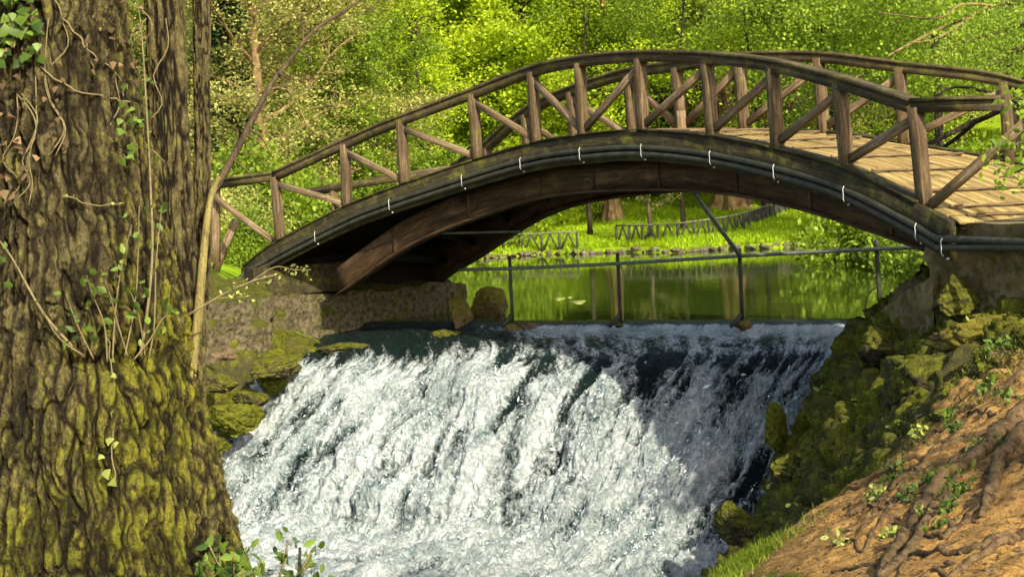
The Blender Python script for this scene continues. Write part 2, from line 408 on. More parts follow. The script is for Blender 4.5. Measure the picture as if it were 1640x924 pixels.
def m_fall():
    a = NT('rushing white water'); fl = a.n('Attribute', attribute_name='flow').outputs['Vector']
    def fn(sx, sy, det, rough, dist):
        m = a.n('Mapping'); a.set(m.inputs['Vector'], fl); m.inputs['Scale'].default_value = (sx, sy, 1)
        return a.noise(m.outputs[0], 1.0, det, rough, dist)
    f = a.attr('foam')
    n0 = fn(4.0, .8, 5, .62, .6); n1 = fn(8.5, 4.6, 7, .74, 2.4); n2 = fn(26, 11, 5, .72, 2.0)
    k = a.math('ADD', f, a.math('MULTIPLY', a.math('SUBTRACT', n0, .5), 1.5))
    k = a.math('ADD', k, a.math('MULTIPLY', a.math('SUBTRACT', n1, .5), 1.2))
    k = a.math('ADD', k, a.math('MULTIPLY', a.math('SUBTRACT', n2, .5), .5))
    k = a.ramp(k, [(.36, 0), (.50, .45), (.70, 1)])
    h = a.math('ADD', n1, a.math('MULTIPLY', n2, .6))
    water = a.bsdf((.007, .017, .015), .2, a.bump(h, 1.0, .08), .35, IOR=1.33)
    t = a.math('ADD', a.math('ADD', a.math('MULTIPLY', n2, .26), a.math('MULTIPLY', n1, .42)), a.math('MULTIPLY', n0, .32))
    fc = a.mix(a.ramp(t, [(.38, 0), (.49, .36), (.60, 1)]), (.07, .13, .13), (.66, .69, .67))
    foam = a.bsdf(fc, .5, a.bump(h, 1.0, .07), .3)
    mx = a.n('MixShader'); a.set(mx.inputs[0], k); a.t.links.new(water, mx.inputs[1]); a.t.links.new(foam, mx.inputs[2])
    return a.done(mx.outputs[0])
M['fall'] = m_fall()
def m_foam():
    a = NT('white spray'); g = a.n('NewGeometry')
    c = a.mix(g.outputs['Random Per Island'], (.28, .38, .40), (.85, .88, .88))
    d = a.bsdf(c, .5, None, .3); t = a.n('BsdfTranslucent'); t.inputs[0].default_value = (.8, .88, .9, 1)
    mx = a.n('MixShader'); mx.inputs[0].default_value = .3
    a.t.links.new(d, mx.inputs[1]); a.t.links.new(t.outputs[0], mx.inputs[2]); return a.done(mx.outputs[0])
M['foam'] = m_foam()

# ------------------------------------------------------------------ waterfall surface definition (world z: pond = 0)
ZC, ZF = -0.33, -2.4
crest = np.array([PZ(x, y, ZC) for x, y in ((488, 572), (640, 569), (800, 569), (1000, 570), (1200, 571), (1345, 566))])
foot = np.array([PZ(x, y, ZF) for x, y in ((250, 842), (430, 850), (640, 858), (850, 868), (1000, 880), (1165, 900))])
wl = PZ(830, 513, 0.0); wr = PZ(1400, 510, 0.0); wdir = (wr - wl); wdir[2] = 0
weir = lambda t: wl + wdir * t                        # t=0 at px 830, t=1 at px 1400
wl_left = (crest[0][0] - 0.5 - wl[0]) / wdir[0]
def rows(u):
    i = u * (len(crest) - 1)
    def ip(A):
        k = np.clip(np.floor(i).astype(int), 0, len(A) - 2); f = (i - k)[..., None]; return A[k] * (1 - f) + A[k + 1] * f
    C, G = ip(crest), ip(foot)
    t = wl_left + (1.02 - wl_left) * u
    W = wl[None] + wdir[None] * t[:, None]
    return W, C, G

# ------------------------------------------------------------------ terrain
ctl = []
for px, py, d in ((1640,924,5.9),(1640,760,8.2),(1640,600,11.5),(1400,790,9.5),(1250,862,10),(1150,926,10.4),(1500,924,6.2),(1400,924,6.7),(1250,930,7.8),
                  (1500,710,10.5),(1235,835,17.4),(1300,660,19.0),(1352,580,19.9),(1480,450,17.6),(1405,505,18.6),(1420,620,15.2),(1480,555,15.2),(1560,520,14.7),
                  (1640,505,14.4),(1400,705,14),(1310,770,14.9),(1255,850,15.2),(1180,905,15.6),(1500,640,12.6),(1590,560,12.8),
                  (400,575,23.2),(340,570,22.9),(360,545,23.4)):
    ctl.append(P(px, py, d))
ctl += [np.array(c, float) for c in ((8.5,17,1.5),(8,12,1.2),(8,6,1.0),(5,5,.85),(0,0,.45),(3,0,.6),(-4,2,.5),(0,4.5,.35),(-1.8,6,.3),(-1.8,8.5,-.7),(0,8.5,-.6),
        (0,11.5,-1.9),(0,14,-2.8),(1.7,12,-1.5),(1.2,14,-2.75),(-5,6,.4),(-5,9.5,-.9),(-5,13,-2.7),(-4,16,-2.9),(0,16.5,-2.9),(-9,15,-2.8),(-9,5,.5),(9,0,1),(-9,0,.6),
        (-2.6,22.4,-1.4),(0,21.4,-1.5),(3.6,20.0,-1.5),(-2.8,21,-2.6),(0,20.2,-2.7),(2.4,19,-2.7),(-3,20,-3.1),(0,19,-3.1),(1.8,17.8,-3.1),(-6,18.2,-2.8),(-6.4,22.0,-.5),(-8.5,21.5,-.6),
        (-5.4,24.3,.5),(-3.4,23.5,-.45),(-2.4,24.2,-.6),(-4.3,23.3,-.25),(-4.6,25.6,1.1),(-7,25.5,1.25),(-10,25,1.2),(-1.6,24.6,-.5),(.6,25,-.8),(3,23.5,-.9),(5.2,22,-.6),(6.6,21,.3),(8,21,1.2),(5.6,19.6,-.1),(5.6,18,.75))]
ctl += [np.array(c, float) for c in ((-5.2,20.2,-2.9),(-5.6,19.2,-2.95),(-4.3,20.4,-2.9),(-3,19.4,-2.9),(-6.8,19.6,-2.7),(-7,20.8,-1.7),(-4.6,17.5,-2.95),(-7,17,-2.9),(-5,14.5,-2.9),(-3,15,-2.9))]
for t_ in (0, .25, .5, .75, 1.0):
    q_ = crest[0] * (1 - t_) + foot[0] * t_
    ctl.append(q_ + np.array([.35, .0, -.35])); ctl.append(q_ + np.array([-.30, .1, .12])); 
    if t_ < .9: ctl.append(q_ + np.array([-.9, .1, .30]))
ctl = np.array(ctl)
def _tps():
    X = ctl[:, :2]; n = len(X); D = np.linalg.norm(X[:, None] - X[None], axis=-1)
    K = np.where(D > 0, D * D * np.log(D + 1e-9), 0) + .02 * np.eye(n); Pm = np.hstack([np.ones((n, 1)), X])
    A = np.zeros((n + 3, n + 3)); A[:n, :n] = K; A[:n, n:] = Pm; A[n:, :n] = Pm.T
    return np.linalg.solve(A, np.concatenate([ctl[:, 2], np.zeros(3)]))
TW = _tps()
def tps(x, y):
    sh = np.shape(x); x = np.ravel(x); y = np.ravel(y); r = TW[-3] + TW[-2] * x + TW[-1] * y
    for i in range(len(ctl)):
        d2 = (x - ctl[i, 0]) ** 2 + (y - ctl[i, 1]) ** 2
        r = r + TW[i] * .5 * d2 * np.log(d2 + 1e-12)
    return r.reshape(sh)
def shore_y(x): return 47.6 - .36 * np.clip(x, -6, 22) + .5 * np.sin(x * .9) + .3 * np.sin(x * 2.3)
def far_ground(x, y):
    dl = (-4.3 - .03 * (y - 24)) - x; dr = x - (7.2 + .33 * (y - 20)); df = y - shore_y(x)
    d = np.maximum(np.maximum(dl, dr), df)
    bh = np.where(dl >= np.maximum(dr, df), 1.15, np.where(dr > df, 1.0, .30))
    dd = np.clip(d, 0, None)
    z = np.where(d < 0, -.7 * (1 - np.exp(d / .8)), bh * (1 - np.exp(-dd / .5)))
    far = np.clip(y - shore_y(x), 0, None)
    z = z + .055 * np.clip(far, 0, 22) + .22 * np.clip(far - 20, 0, 70) * sstep(0, 12, far)
    z = z + .10 * np.clip(np.abs(x) - 16, 0, 60)
    return z
def ground(x, y, detail=True):
    x = np.asarray(x, float); y = np.asarray(y, float)
    xc, yc = np.clip(x, -9.5, 9), np.clip(y, -2, 26)
    a = tps(xc, yc); b = far_ground(x, y)
    k = sstep(23.0, 26.5, y); z = a * (1 - k) + b * k
    if detail:
        p = pts3(x, y, 0)
        near = 1 - sstep(24, 30, y)
        z = z + near * (.05 * fbm(p * 1.7, 4, 3) + .022 * fbm(p * 9, 3, 9)) + (1 - near) * .12 * fbm(p * .6, 4, 5)
        rut = near * sstep(1.2, 2.2, x) * (1 - sstep(11, 13, y))
        z = z + rut * .022 * fbm(p * 14, 3, 37)
        z = z + rut * .06 * fbm(pts3(x * .6 + y * 1.3, y * 3.2 - x * 3.0, 0), 4, 31, .6, True)
    return z
def hit(px, py, d0=4.0, d1=80.0, detail=True):
    d = np.concatenate([np.arange(d0, 26, .02), np.arange(26, d1, .15)])
    q = np.array([P(px, py, 1.0) - np.array([0, 0, E])]); pt = q * d[:, None]; pt[:, 2] += E
    g = ground(pt[:, 0], pt[:, 1], detail); w = np.where(pt[:, 2] < g)[0]
    i = w[0] if len(w) else len(d) - 1
    return np.array([pt[i, 0], pt[i, 1], g[i]])

gx = np.concatenate([-np.geomspace(110, 7.2, 50), np.arange(-7, -2.4, .04), np.arange(-2.4, 1.1, .07), np.arange(1.1, 7.4, .027), np.geomspace(7.5, 120, 60)])
gy = np.concatenate([[-40, -20, -10, -6, -3, -1, 1, 2.5], np.arange(4, 12, .03), np.arange(12, 22, .03), np.arange(22, 26.5, .05), np.arange(26.6, 60, .22), np.geomspace(60.5, 180, 45)])
GX, GY = np.meshgrid(gx, gy)
GZ = ground(GX, GY)
nx, ny = len(gx), len(gy)
# broken rock on the steep banks, pushed out along the surface normal
dzx = np.gradient(GZ, axis=1) / np.gradient(GX, axis=1); dzy = np.gradient(GZ, axis=0) / np.gradient(GY, axis=0)
GN = pts3(-dzx, -dzy, 1 + 0 * GZ); GN /= np.linalg.norm(GN, axis=-1)[..., None]
k_ = sstep(11.2, 13.5, GY) * (1 - sstep(23, 25, GY)) * (sstep(1.2, 2.2, GX) * (1 - sstep(6.5, 8, GX)) + .6 * sstep(-2.7, -3.4, GX) * sstep(19.5, 20.5, GY) * sstep(-9.5, -8, GX))
m_ = k_ > .01
q = pts3(GX, GY, GZ)[m_]; wq_ = q + .16 * np.stack([fbm(q * 2.6 + o, 3, 61 + o) for o in (0, 1, 2)], -1)
f1, f2, rv = worley(wq_ * 2.0, 5); g1_, g2_, rv2 = worley(wq_ * 5.7, 15)
dd_ = (sstep(0, .22, f2 - f1) - .6) * .20 + (rv - .5) * .16 + (sstep(0, .3, g2_ - g1_) - .5) * .055 + (rv2 - .5) * .05 + .06 * fbm(q * 8, 4, 64, .6, True) + .03 * fbm(q * 19, 2, 65)
GP = pts3(GX, GY, GZ); GP[m_] += GN[m_] * (k_[m_] * dd_)[:, None]
i, j = np.meshgrid(np.arange(ny - 1), np.arange(nx - 1), indexing='ij')
fq = np.stack([i*nx+j, i*nx+j+1, (i+1)*nx+j+1, (i+1)*nx+j], -1).reshape(-1, 4)
# what covers the ground: soil close by on the right, moss on the rocky banks, grass beyond the pond
gn = fbm(pts3(GX, GY, 0) * .9, 4, 77)
edge = GX - (1.55 + .0 * GY)
dirtz = (1 - sstep(11.2, 13.2, GY + gn * 1.2)) * sstep(.9, 1.7, GX + gn * .3)
grassy = sstep(23.5, 26, GY)
sil = np.exp(-((GX - 1.45 - .23 * (GY - 10)) / .2) ** 2) * sstep(9, 9.6, GY) * (1 - sstep(10.8, 11.6, GY))
grassy = np.maximum(grassy, sil * .8)
mossy = (1 - dirtz)
tag(mesh_from('ground', GP.reshape(-1, 3), fq, M['ground'], smooth=True,
              attrs={'dirt': dirtz, 'mossy': mossy, 'grassy': grassy}), kind='structure')

# ------------------------------------------------------------------ pond
pm = MB()
a_ = weir(-3.2); b_ = weir(1.35)
pm.add([a_ + (0, 0, .0), b_ + (0, 0, .0), (34, 62, 0), (-30, 62, 0)], [(0, 1, 2, 3)])
tag(pm.build('pond_water', M['pond']), 'still green pond', None, kind='structure')

# ------------------------------------------------------------------ waterfall and lower river
NU, NV = 760, 620
u = np.linspace(-.07, 1.07, NU)
W, C, G = rows(u)
down = (G - C); down[:, 2] = 0; down /= np.linalg.norm(down, axis=1)[:, None]
wn_ = np.array([wdir[1], -wdir[0], 0]); wn_ /= np.linalg.norm(wn_)
prof = [W, W + wn_ * .10 + (0, 0, -.015), W + wn_ * .34 + (0, 0, -.10), W * .35 + C * .65 + (0, 0, .03), C,
        C * .82 + G * .18 + (0, 0, .10), C * .5 + G * .5 + (0, 0, .10), C * .2 + G * .8 + (0, 0, .0), G + (0, 0, .0), G + down * 1.0 + (0, 0, -.06), G + down * 9.0 + (0, 0, -.12)]
vv = np.array([0, .03, .09, .2, .30, .40, .58, .74, .84, .90, 1.0])
prof = np.array(prof)
V = np.linspace(0, 1, NV)
# smooth interpolation along the flow
def cr_interp(vv, prof, V):
    k = np.clip(np.searchsorted(vv, V, 'right') - 1, 0, len(vv) - 2)
    t = ((V - vv[k]) / (vv[k + 1] - vv[k]))[:, None, None]
    m = np.gradient(prof, vv, axis=0); h = (vv[k + 1] - vv[k])[:, None, None]
    return (2*t**3-3*t**2+1)*prof[k] + (t**3-2*t**2+t)*h*m[k] + (-2*t**3+3*t**2)*prof[k+1] + (t**3-t**2)*h*m[k+1]
S = cr_interp(vv, prof, V)
Tu = np.gradient(S, axis=1); Tv = np.gradient(S, axis=0); Nn = np.cross(Tu, Tv)
Nn /= np.linalg.norm(Nn, axis=-1)[..., None]; Nn *= np.sign(Nn[..., 2:3] + 1e-9)
UU, VV = np.meshgrid(u, V)
um = UU * 8.2; vm = np.concatenate([[0], np.cumsum(np.linalg.norm(np.diff(S[:, NU // 2], axis=0), axis=1))])[:, None] + 0 * UU
wp = fbm(pts3(um * .9, vm * .7, 0), 3, 11)
streak = fbm(pts3(um * 2.6 + wp * .6, vm * .65, 1.3), 4, 41)
str2 = fbm(pts3(um * 8 + wp, vm * .9, 4.3), 4, 141)
bill = fbm(pts3(um * 3.2 + wp, vm * 2.0, 5.1), 5, 51, .58)
fine = fbm(pts3(um * 14, vm * 9, 2.2), 3, 61, .6)
ripple = fbm(pts3(um * 5.5, vm * 3.0, 9), 4, 71)
fallk = sstep(.30, .42, VV) ; lipk = sstep(.07, .16, VV)
pool = sstep(.82, .9, VV)
rdg = fbm(pts3(um * 4.6 + wp * 2.5, vm * 3.2 + bill, 12), 4, 131, .6, True)
disp = lipk * (.03 * str2 + .05 * ripple + .05 * streak + .02 * fine) + fallk * (.15 * streak + .04 * str2 + .11 * bill + .035 * fine + .075 * rdg) - fallk * .0 + pool * .03 * bill
S2 = S + Nn * disp[..., None]
# white water gathers over the slope; smooth dark water above the break and in a few long tongues
big = fbm(pts3(um * .55, vm * .35, 3), 3, 81)
start = .235 + .05 * fbm(pts3(um * 1.1, 0 * vm, 7), 3, 91) + .03 * sstep(.45, .75, UU) - .04 * np.exp(-((UU - .06) / .12) ** 2)
foam = sstep(start - .05, start + .20, VV) * .68 + .26 * streak * fallk + .22 * bill * fallk
foam += .30 * streak * sstep(.22, .3, VV) * (1 - sstep(.42, .6, VV))
foam -= .34 * fallk * sstep(.08, .36, big + .55 * streak) * (1 - sstep(.45, .75, VV))
foam += .36 * fallk * np.exp(-((UU - .80) / .17) ** 2)  # extra white foam, added to lighten the part under the bridge's shadow
foam += .22 * np.exp(-((VV - .86) / .03) ** 2)
tong = np.exp(-((UU - (1.0 - .10 * sstep(.4, .9, VV))) / .06) ** 2) * sstep(.5, .62, VV)
foam -= .40 * tong
rt = sstep(.30, .55, UU)
foam += rt * (.62 * sstep(.04, .08, VV) * (1 - sstep(.10, .20, VV)) + .44 * sstep(.05, .1, VV) * (1 - sstep(.24, .34, VV)))
foam += (.30 * ripple + .22 * fine) * lipk * (1 - .5 * fallk) * (.3 + .7 * rt) + .12 * rdg * fallk
foam += .45 * np.clip(str2 + .35 * streak, 0, 1) * lipk * (1 - sstep(.36, .46, VV)) + .22 * str2 * fallk * (1 - sstep(.6, .8, VV))
foam = np.where(VV > .9, foam - .12 * (VV - .9) / .1, foam)
i, j = np.meshgrid(np.arange(NV - 1), np.arange(NU - 1), indexing='ij')
wq = np.stack([i*NU+j, i*NU+j+1, (i+1)*NU+j+1, (i+1)*NU+j], -1).reshape(-1, 4)
tag(mesh_from('river_water', S2.reshape(-1, 3), wq, M['fall'], smooth=True, attrs={'foam': np.clip(foam, 0, 1)}, vec={'flow': pts3(um + .10 * wp, vm + .08 * wp, .2 * VV).reshape(-1, 3)}), kind='structure')

rs = np.random.RandomState(5)
def flakes(n, pos, size, stretch, axis, mat, name, parent=None, jitter=.6):
    "n small four-sided leaflets / drops"
    a = rs.normal(size=(n, 3)) * jitter + axis; a /= np.linalg.norm(a, axis=1)[:, None]
    b = rs.normal(size=(n, 3)); b = np.cross(a, b); b /= np.linalg.norm(b, axis=1)[:, None]
    s = np.asarray(size)[:, None]
    q = np.stack([pos - a * s * stretch, pos + b * s, pos + a * s * stretch, pos - b * s], 1).reshape(-1, 3)
    return q, np.arange(n * 4).reshape(-1, 4)
# spray: drops and threads of white water thrown just clear of the surface
prob = (np.clip(foam, 0, 1) ** 2 * fallk * (.35 + .65 * sstep(-.1, .5, bill)) * (1 - .8 * sstep(.9, .97, VV))).ravel(); prob /= prob.sum()
ns = 8000
idx = rs.choice(len(prob), ns, p=prob)
pp = S2.reshape(-1, 3)[idx] + Nn.reshape(-1, 3)[idx] * (np.abs(rs.normal(size=(ns, 1))) * .035) + rs.normal(size=(ns, 3)) * .01
fl = Tv.reshape(-1, 3)[idx]; fl = fl / np.linalg.norm(fl, axis=1)[:, None]
q_, f_ = flakes(ns, pp, rs.gamma(2.0, .002, ns) + .002, 3.0, fl, None, '', jitter=.8)
tag(mesh_from('spray', q_, f_, M['foam']), 'white spray and foam thrown up by the falling water', 'spray', kind='stuff')

# ------------------------------------------------------------------ footbridge
near = [(440,274,450,388,24.60),(552,222,556,333,23.95),(642,184,648,297,23.24),(757,141,765,258,22.48),(852,105,859,231,21.65),(928,89,934,218,20.77),
        (1024,80,1030,210,19.84),(1131,82,1142,218,18.84),(1236,93,1246,237,17.79),(1343,119,1358,267,16.68),(1465,157,1482,325,15.52)]
far_ = [(728,262,27.25,-.64),(780,227,26.09,-.18),(841,174,24.98,.18),(914,138,23.93,.44),(1006,109,22.93,.61),(1083,97,22.0,.69),(1183,84,21.12,.66),
        (1310,82,20.29,.55),(1440,97,19.53,.33),(1608,119,18.82,.02)]
nT = np.array([P(a, b, e) for a, b, c, d, e in near]); nB = np.array([P(c, d, e) for a, b, c, d, e in near])
fT = np.array([P(a, b, e) for a, b, e, z in far_]); fB = fT.copy(); fB[:, 2] = [E + z for a, b, e, z in far_]; fB[:, 0] += .03
fT = np.vstack([fT, [7.25, 18.25, E + .62]]); fB = np.vstack([fB, [7.28, 18.25, E - .42]])
# ends beyond the last posts
nE0, nE1 = P(398, 428, 25.15), P(1537, 353, 14.85)
fE0 = fB[0] + (fB[0] - fB[1]) * np.array([.6, .6, .9]); fE1 = fB[-1] + (fB[-1] - fB[-2]) * .55
bro = empty('footbridge', (nB[5] + fB[5]) / 2 * np.array([1, 1, 0]) + np.array([0, 0, 0]), 'arched brown timber footbridge with braced handrails spanning the weir', 'bridge')
def hside(path, away):
    t = np.gradient(path, axis=0); t[:, 2] = 0; t /= np.linalg.norm(t, axis=1)[:, None]
    return np.stack([-t[:, 1], t[:, 0], 0 * t[:, 0]], 1) * away
npath = spline(np.vstack([nE0, nB, nE1]), 8); fpath = spline(np.vstack([fE0, fB, fE1]), 8)
nside = hside(npath, 1.0); fside = hside(fpath, 1.0)          # towards the far side of the deck
# fascia boards with plank breaks
for path, sgn in ((npath, -1), (fpath, 1)):
    m = MB(); sd_ = nside if sgn < 0 else fside
    m.sweep(path + sd_ * (.085 * sgn), sd_, .07, .39, -.395)
    for k in range(0, len(path) - 9, 8):                     # thin cap strips laid end to end
        m.sweep(path[k:k+9] + sd_[k:k+9] * (.04 * sgn) , sd_[k:k+9], .20, .025, .002 - .0 * k)
    m.build('fascia_beam', M['fascia'], bro)
# girders: curve read from the near one, the same rise used for the far one
gpx = [(545,470),(563,457),(612,418),(657,394),(700,372),(760,348),(830,322),(900,309),(980,303),(1030,302),(1100,302),(1180,308),(1250,322),(1330,342),(1400,365),(1480,393),(1520,410)]
def on_path(px, py, path, off, sd_):
    q = path + sd_ * off; r = P(px, py, 1.0)[0]; x = q[:, 0] - r * q[:, 1]
    k = np.where(np.sign(x[:-1]) != np.sign(x[1:]))[0][0]; t = x[k] / (x[k] - x[k + 1])
    c = q[k] * (1 - t) + q[k + 1] * t
    return P(px, py, c[1]), k + t
gb = []; gs = []
for a, b in gpx:
    p, s_ = on_path(a, b, npath, .30, nside); gb.append(p); gs.append(s_)
gb = np.array(gb); gs = np.array(gs)
def girder(path, sd_, off, gs, gb, name='girder', hmax=.42):
    s_ = np.linspace(gs[0], gs[-1], 60); ii = np.arange(len(path))
    q = path + sd_ * off
    c = np.stack([np.interp(s_, ii, q[:, 0]), np.interp(s_, ii, q[:, 1]), np.interp(s_, gs, gb[:, 2])], 1)
    # smooth the rise
    z = c[:, 2]; zz = np.convolve(np.pad(z, 3, 'edge'), np.ones(7) / 7, 'valid'); zz[:3] = z[:3]; zz[-3:] = z[-3:]; c[:, 2] = zz
    top = np.interp(s_, ii, path[:, 2]) - .20
    h = np.minimum(hmax, np.maximum(top - c[:, 2], .12))
    s2 = np.stack([np.interp(s_, ii, sd_[:, k]) for k in range(3)], 1)
    m = MB(); m.sweep(c, s2, .16, h)
    m.sweep(c, s2, .24, .035, -.03)
    for k in range(6, 56, 7):                                # web stiffeners
        m.beam(c[k] + (0, 0, .01), c[k] + np.array([0, 0, h[k] - .02]), .20, .05, s2[k])
    return m.build(name, M['girder'], bro), c
g1, gc1 = girder(npath, nside, .30, gs, gb)
fb_ = []; fs_ = []
for a, b in ((700, 452), (740, 425), (780, 400), (825, 368), (870, 343), (920, 325), (965, 316), (1010, 311)):
    try: p, s_ = on_path(a, b, fpath, -.30, fside)
    except IndexError: p = P(a, b, 28.4); s_ = 0.0
    fb_.append(p); fs_.append(s_)
for s_q in np.linspace(fs_[-1] + 6, gs[-1], 6):
    z_ = np.interp(s_q, gs, gb[:, 2]) - .06 ; fb_.append(np.array([0, 0, z_])); fs_.append(s_q)
g2, gc2 = girder(fpath, fside, -.30, np.array(fs_), np.array(fb_), hmax=.62)
gm_ = MB()
for k in range(3, 58, 5):
    gm_.beam(gc1[k] + (0, 0, .24), gc2[k] + (0, 0, .24), .12, .10, (0, 0, 1))
gm_.build('cross_beam', M['under'], bro)
m = MB(); m.tube([P(690, 374, 24.0), P(832, 371, 24.6)], .022, 6); m.build('tie_rod', M['ironpale'], bro)
# deck: long boards side by side, short battens across
dm = MB(); NB = 13
for k in range(NB):
    a, b = (k + .015) / NB, (k + .985) / NB
    brk = sorted(set([0, len(npath) - 1] + list(range(5 + (k * 7) % 17, len(npath) - 3, 22))))
    for s0, s1 in zip(brk[:-1], brk[1:]):
        p0 = npath[s0:s1+1] * (1 - a) + fpath[s0:s1+1] * a; p1 = npath[s0:s1+1] * (1 - b) + fpath[s0:s1+1] * b
        dz = .004 * ((k * 37 + s0 * 11) % 5)
        p0 = p0 + (0, 0, dz - .02); p1 = p1 + (0, 0, dz - .02)
        n = len(p0)
        V_ = np.stack([p0, p1, p1 - (0, 0, .035), p0 - (0, 0, .035)], 1); V_[0, :] += (V_[1, :] - V_[0, :]) * .03
        V_ = V_.reshape(-1, 3)
        Lg = np.repeat(np.concatenate([[0], np.cumsum(np.linalg.norm(np.diff(p0, axis=0), axis=1))]), 4); gg_ = np.stack([Lg + k * 3.7 + s0, np.tile([0, .18, .18, 0], n) + k, np.tile([0, 0, .03, .03], n)], 1)
        i_ = np.arange(n - 1)[:, None] * 4; j_ = np.arange(4)[None]
        qq = np.stack([i_ + j_, i_ + 4 + j_, i_ + 4 + (j_ + 1) % 4, i_ + (j_ + 1) % 4], -1).reshape(-1, 4)
        dm.add(V_, np.vstack([qq, [[0, 1, 2, 3], [(n-1)*4+3, (n-1)*4+2, (n-1)*4+1, (n-1)*4]]]), None, gg_)
deck = dm.build('deck', M['deck'], bro)
um_ = MB()
um_.add(np.vstack([npath + nside * .03 - (0, 0, .09), fpath - fside * .03 - (0, 0, .09)]),
        [(k, k + 1, len(npath) + k + 1, len(npath) + k) for k in range(len(npath) - 1)])
um_.build('underside_boards', M['under'], bro)
for k in np.arange(4, len(npath) - 2, 4.3):
    k0 = int(k); f = k - k0
    a = npath[k0] * (1 - f) + npath[k0 + 1] * f; b = fpath[k0] * (1 - f) + fpath[k0 + 1] * f
    m = MB(); m.beam(a + (b - a) * .06 + (0, 0, .018), a + (b - a) * (.93 if int(k) % 3 else .7) + (0, 0, .018), .028, .045, (0, 0, 1))
    m.build('tread_batten', M['brace'], deck)
# posts, braces, handrails
def seg(a, b, t): return a * (1 - t) + b * t
def rail_side(T, B, sd_at, away, first_flat, last_flat):
    n = len(T)
    for k in range(n):
        t = (T[min(k + 1, n - 1)] - T[max(k - 1, 0)]); t[2] = 0; t /= np.linalg.norm(t)
        m = MB(); m.beam(B[k] + (0, 0, -.16), T[k] - np.array([0, 0, .10]), .135, .135, t, .012)
        m.build('post', M['post'], bro)
    for k in range(n - 1):
        c = (n - 1) / 2
        mid = 5
        if k < mid: p, q, ang = T[k], B[k + 1], 1
        else: p, q, ang = T[k + 1], B[k], 1
        d = (q - p); d0 = d / np.linalg.norm(d)
        p = p + np.array([0, 0, -.20]) + d * .05; q = q + np.array([0, 0, .05]) - d * .055
        hs = np.array([d[0], d[1], 0]); hs /= np.linalg.norm(hs); nrm = np.array([-hs[1], hs[0], 0])
        m = MB(); m.beam(p, q, .075, .095, nrm, .008); m.build('brace', M['brace'], bro)
    path = spline(T, 8)
    hs = hside(path, 1.0)
    m = MB()
    m.sweep(path, hs, .13, .115, -.165)
    m.sweep(path, hs, .17, .045, -.048)
    return m
m = rail_side(nT, nB, nside, -1, None, None)
wl0 = P(352, 287, 25.3); wr0 = P(1606, 152, 14.9)
for a, b in ((wl0, nT[0]), (nT[-1], wr0)):
    d = b - a; d /= np.linalg.norm(d)
    h_ = np.array([[-d[1], d[0], 0]] * 2)
    m.sweep(np.array([a, b]) + d * (.02 if a is nT[-1] else -.02), h_, .12, .115, -.158); m.sweep(np.array([a, b]) + d * (.02 if a is nT[-1] else -.02), h_, .165, .04, -.042)
m.build('handrail', M['rail'], bro, False)
m = rail_side(fT, fB, fside, 1, None, None)
fl0 = P(500, 300, 27.9)
d = fT[0] - fl0; d /= np.linalg.norm(d); h_ = np.array([[-d[1], d[0], 0]] * 2)
m.sweep(np.array([fl0, fT[0]]) - d * .02, h_, .12, .15, -.16)
m.build('handrail', M['rail'], bro)
for p, q, w in ((P(338, 312, 25.3), P(438, 386, 24.75), .095), (P(1492, 328, 15.4), P(1652, 190, 14.6), .10), (P(530, 318, 27.8), P(556, 338, 27.5), .09)):
    d = q - p; nrm = np.array([-d[1], d[0], 0]); m = MB(); m.beam(p, q, .07, w, nrm); m.build('brace', M['brace'], bro)
for p, q in ((P(534, 306, 27.8), P(540, 352, 27.8)), (P(1655, 160, 14.6), P(1668, 345, 14.6)), (P(346, 292, 25.4), P(346, 420, 25.4)), (P(378, 352, 25.9), P(345, 432, 25.9)), (P(1090, 178, 21.95), P(1092, 216, 21.95))):
    m = MB(); m.beam(p, q, .13, .13, (1, 0, 0)); m.build('post', M['brace'] if p[0] < -3.8 or abs(p[1] - 21.95) < .01 else M['post'], bro)
# two conduits strapped to the near fascia
out = npath - nside * .165
for kk, (dz, ex) in enumerate(((-.215, 0), (-.30, 0))):
    pth = out[3:-1] + np.array([0, 0, dz])
    end = [pth[-1] + (pth[-1] - pth[-2]) * .7 + (0, 0, .03), P(1640, 388 + 9 * kk, 13.95), P(1800, 398 + 9 * kk, 12.7)]
    start = [P(345, 528 + 3 * kk, 24.25), P(352, 500, 24.4), P(372, 466, 24.5), P(392, 437 + 6 * kk, 24.6)]
    pth = np.vstack([spline(np.vstack([start, pth[4:5]]), 5)[:-1], pth[4:-2], spline(np.vstack([pth[-2:-1], end]), 5)])
    m = MB(); m.tube(pth, .036, 9); c_ = m.build('conduit', M['pipe'], bro, True)
    if kk == 0: con = c_
for px, py in ((505,385),(620,325),(736,292),(835,262),(931,246),(1034,242),(1140,247),(1241,268),(1351,301),(1468,357),(1556,382)):
    k = np.argmin(np.abs((out[:, 0] / out[:, 1]) * F + 820 - px + 0 * out[:, 0]) )
    c = out[k]; o = c - nside[k] * .045
    m = MB(); n0 = -nside[k]
    arc = [c + n0 * (-.03) + (0, 0, -.16), c + n0 * .03 + (0, 0, -.165), c + n0 * .05 + (0, 0, -.20), c + n0 * .045 + (0, 0, -.26), c + n0 * .05 + (0, 0, -.31), c + n0 * .03 + (0, 0, -.345), c + n0 * -.03 + (0, 0, -.36)]
    arc = [arc[1], arc[2], arc[3], arc[4], arc[5]]; m.tube(arc, .0055, 5); m.tube([c + n0 * .0 + (0.03, 0, -.37), c + n0 * .03 + (.035, 0, -.375)], .011, 6)
    m.build('strap', M['strap'], con, True)
for (a, b), mt in ((((346, 524), (349, 511)), 'red'), (((349, 511), (352, 503)), 'strap'), (((352, 503), (356, 493)), 'red')):
    m = MB(); m.tube([P(*a, 24.30), P(*b, 24.36)], .05, 9); m.build('tape_band', M[mt], con, True)

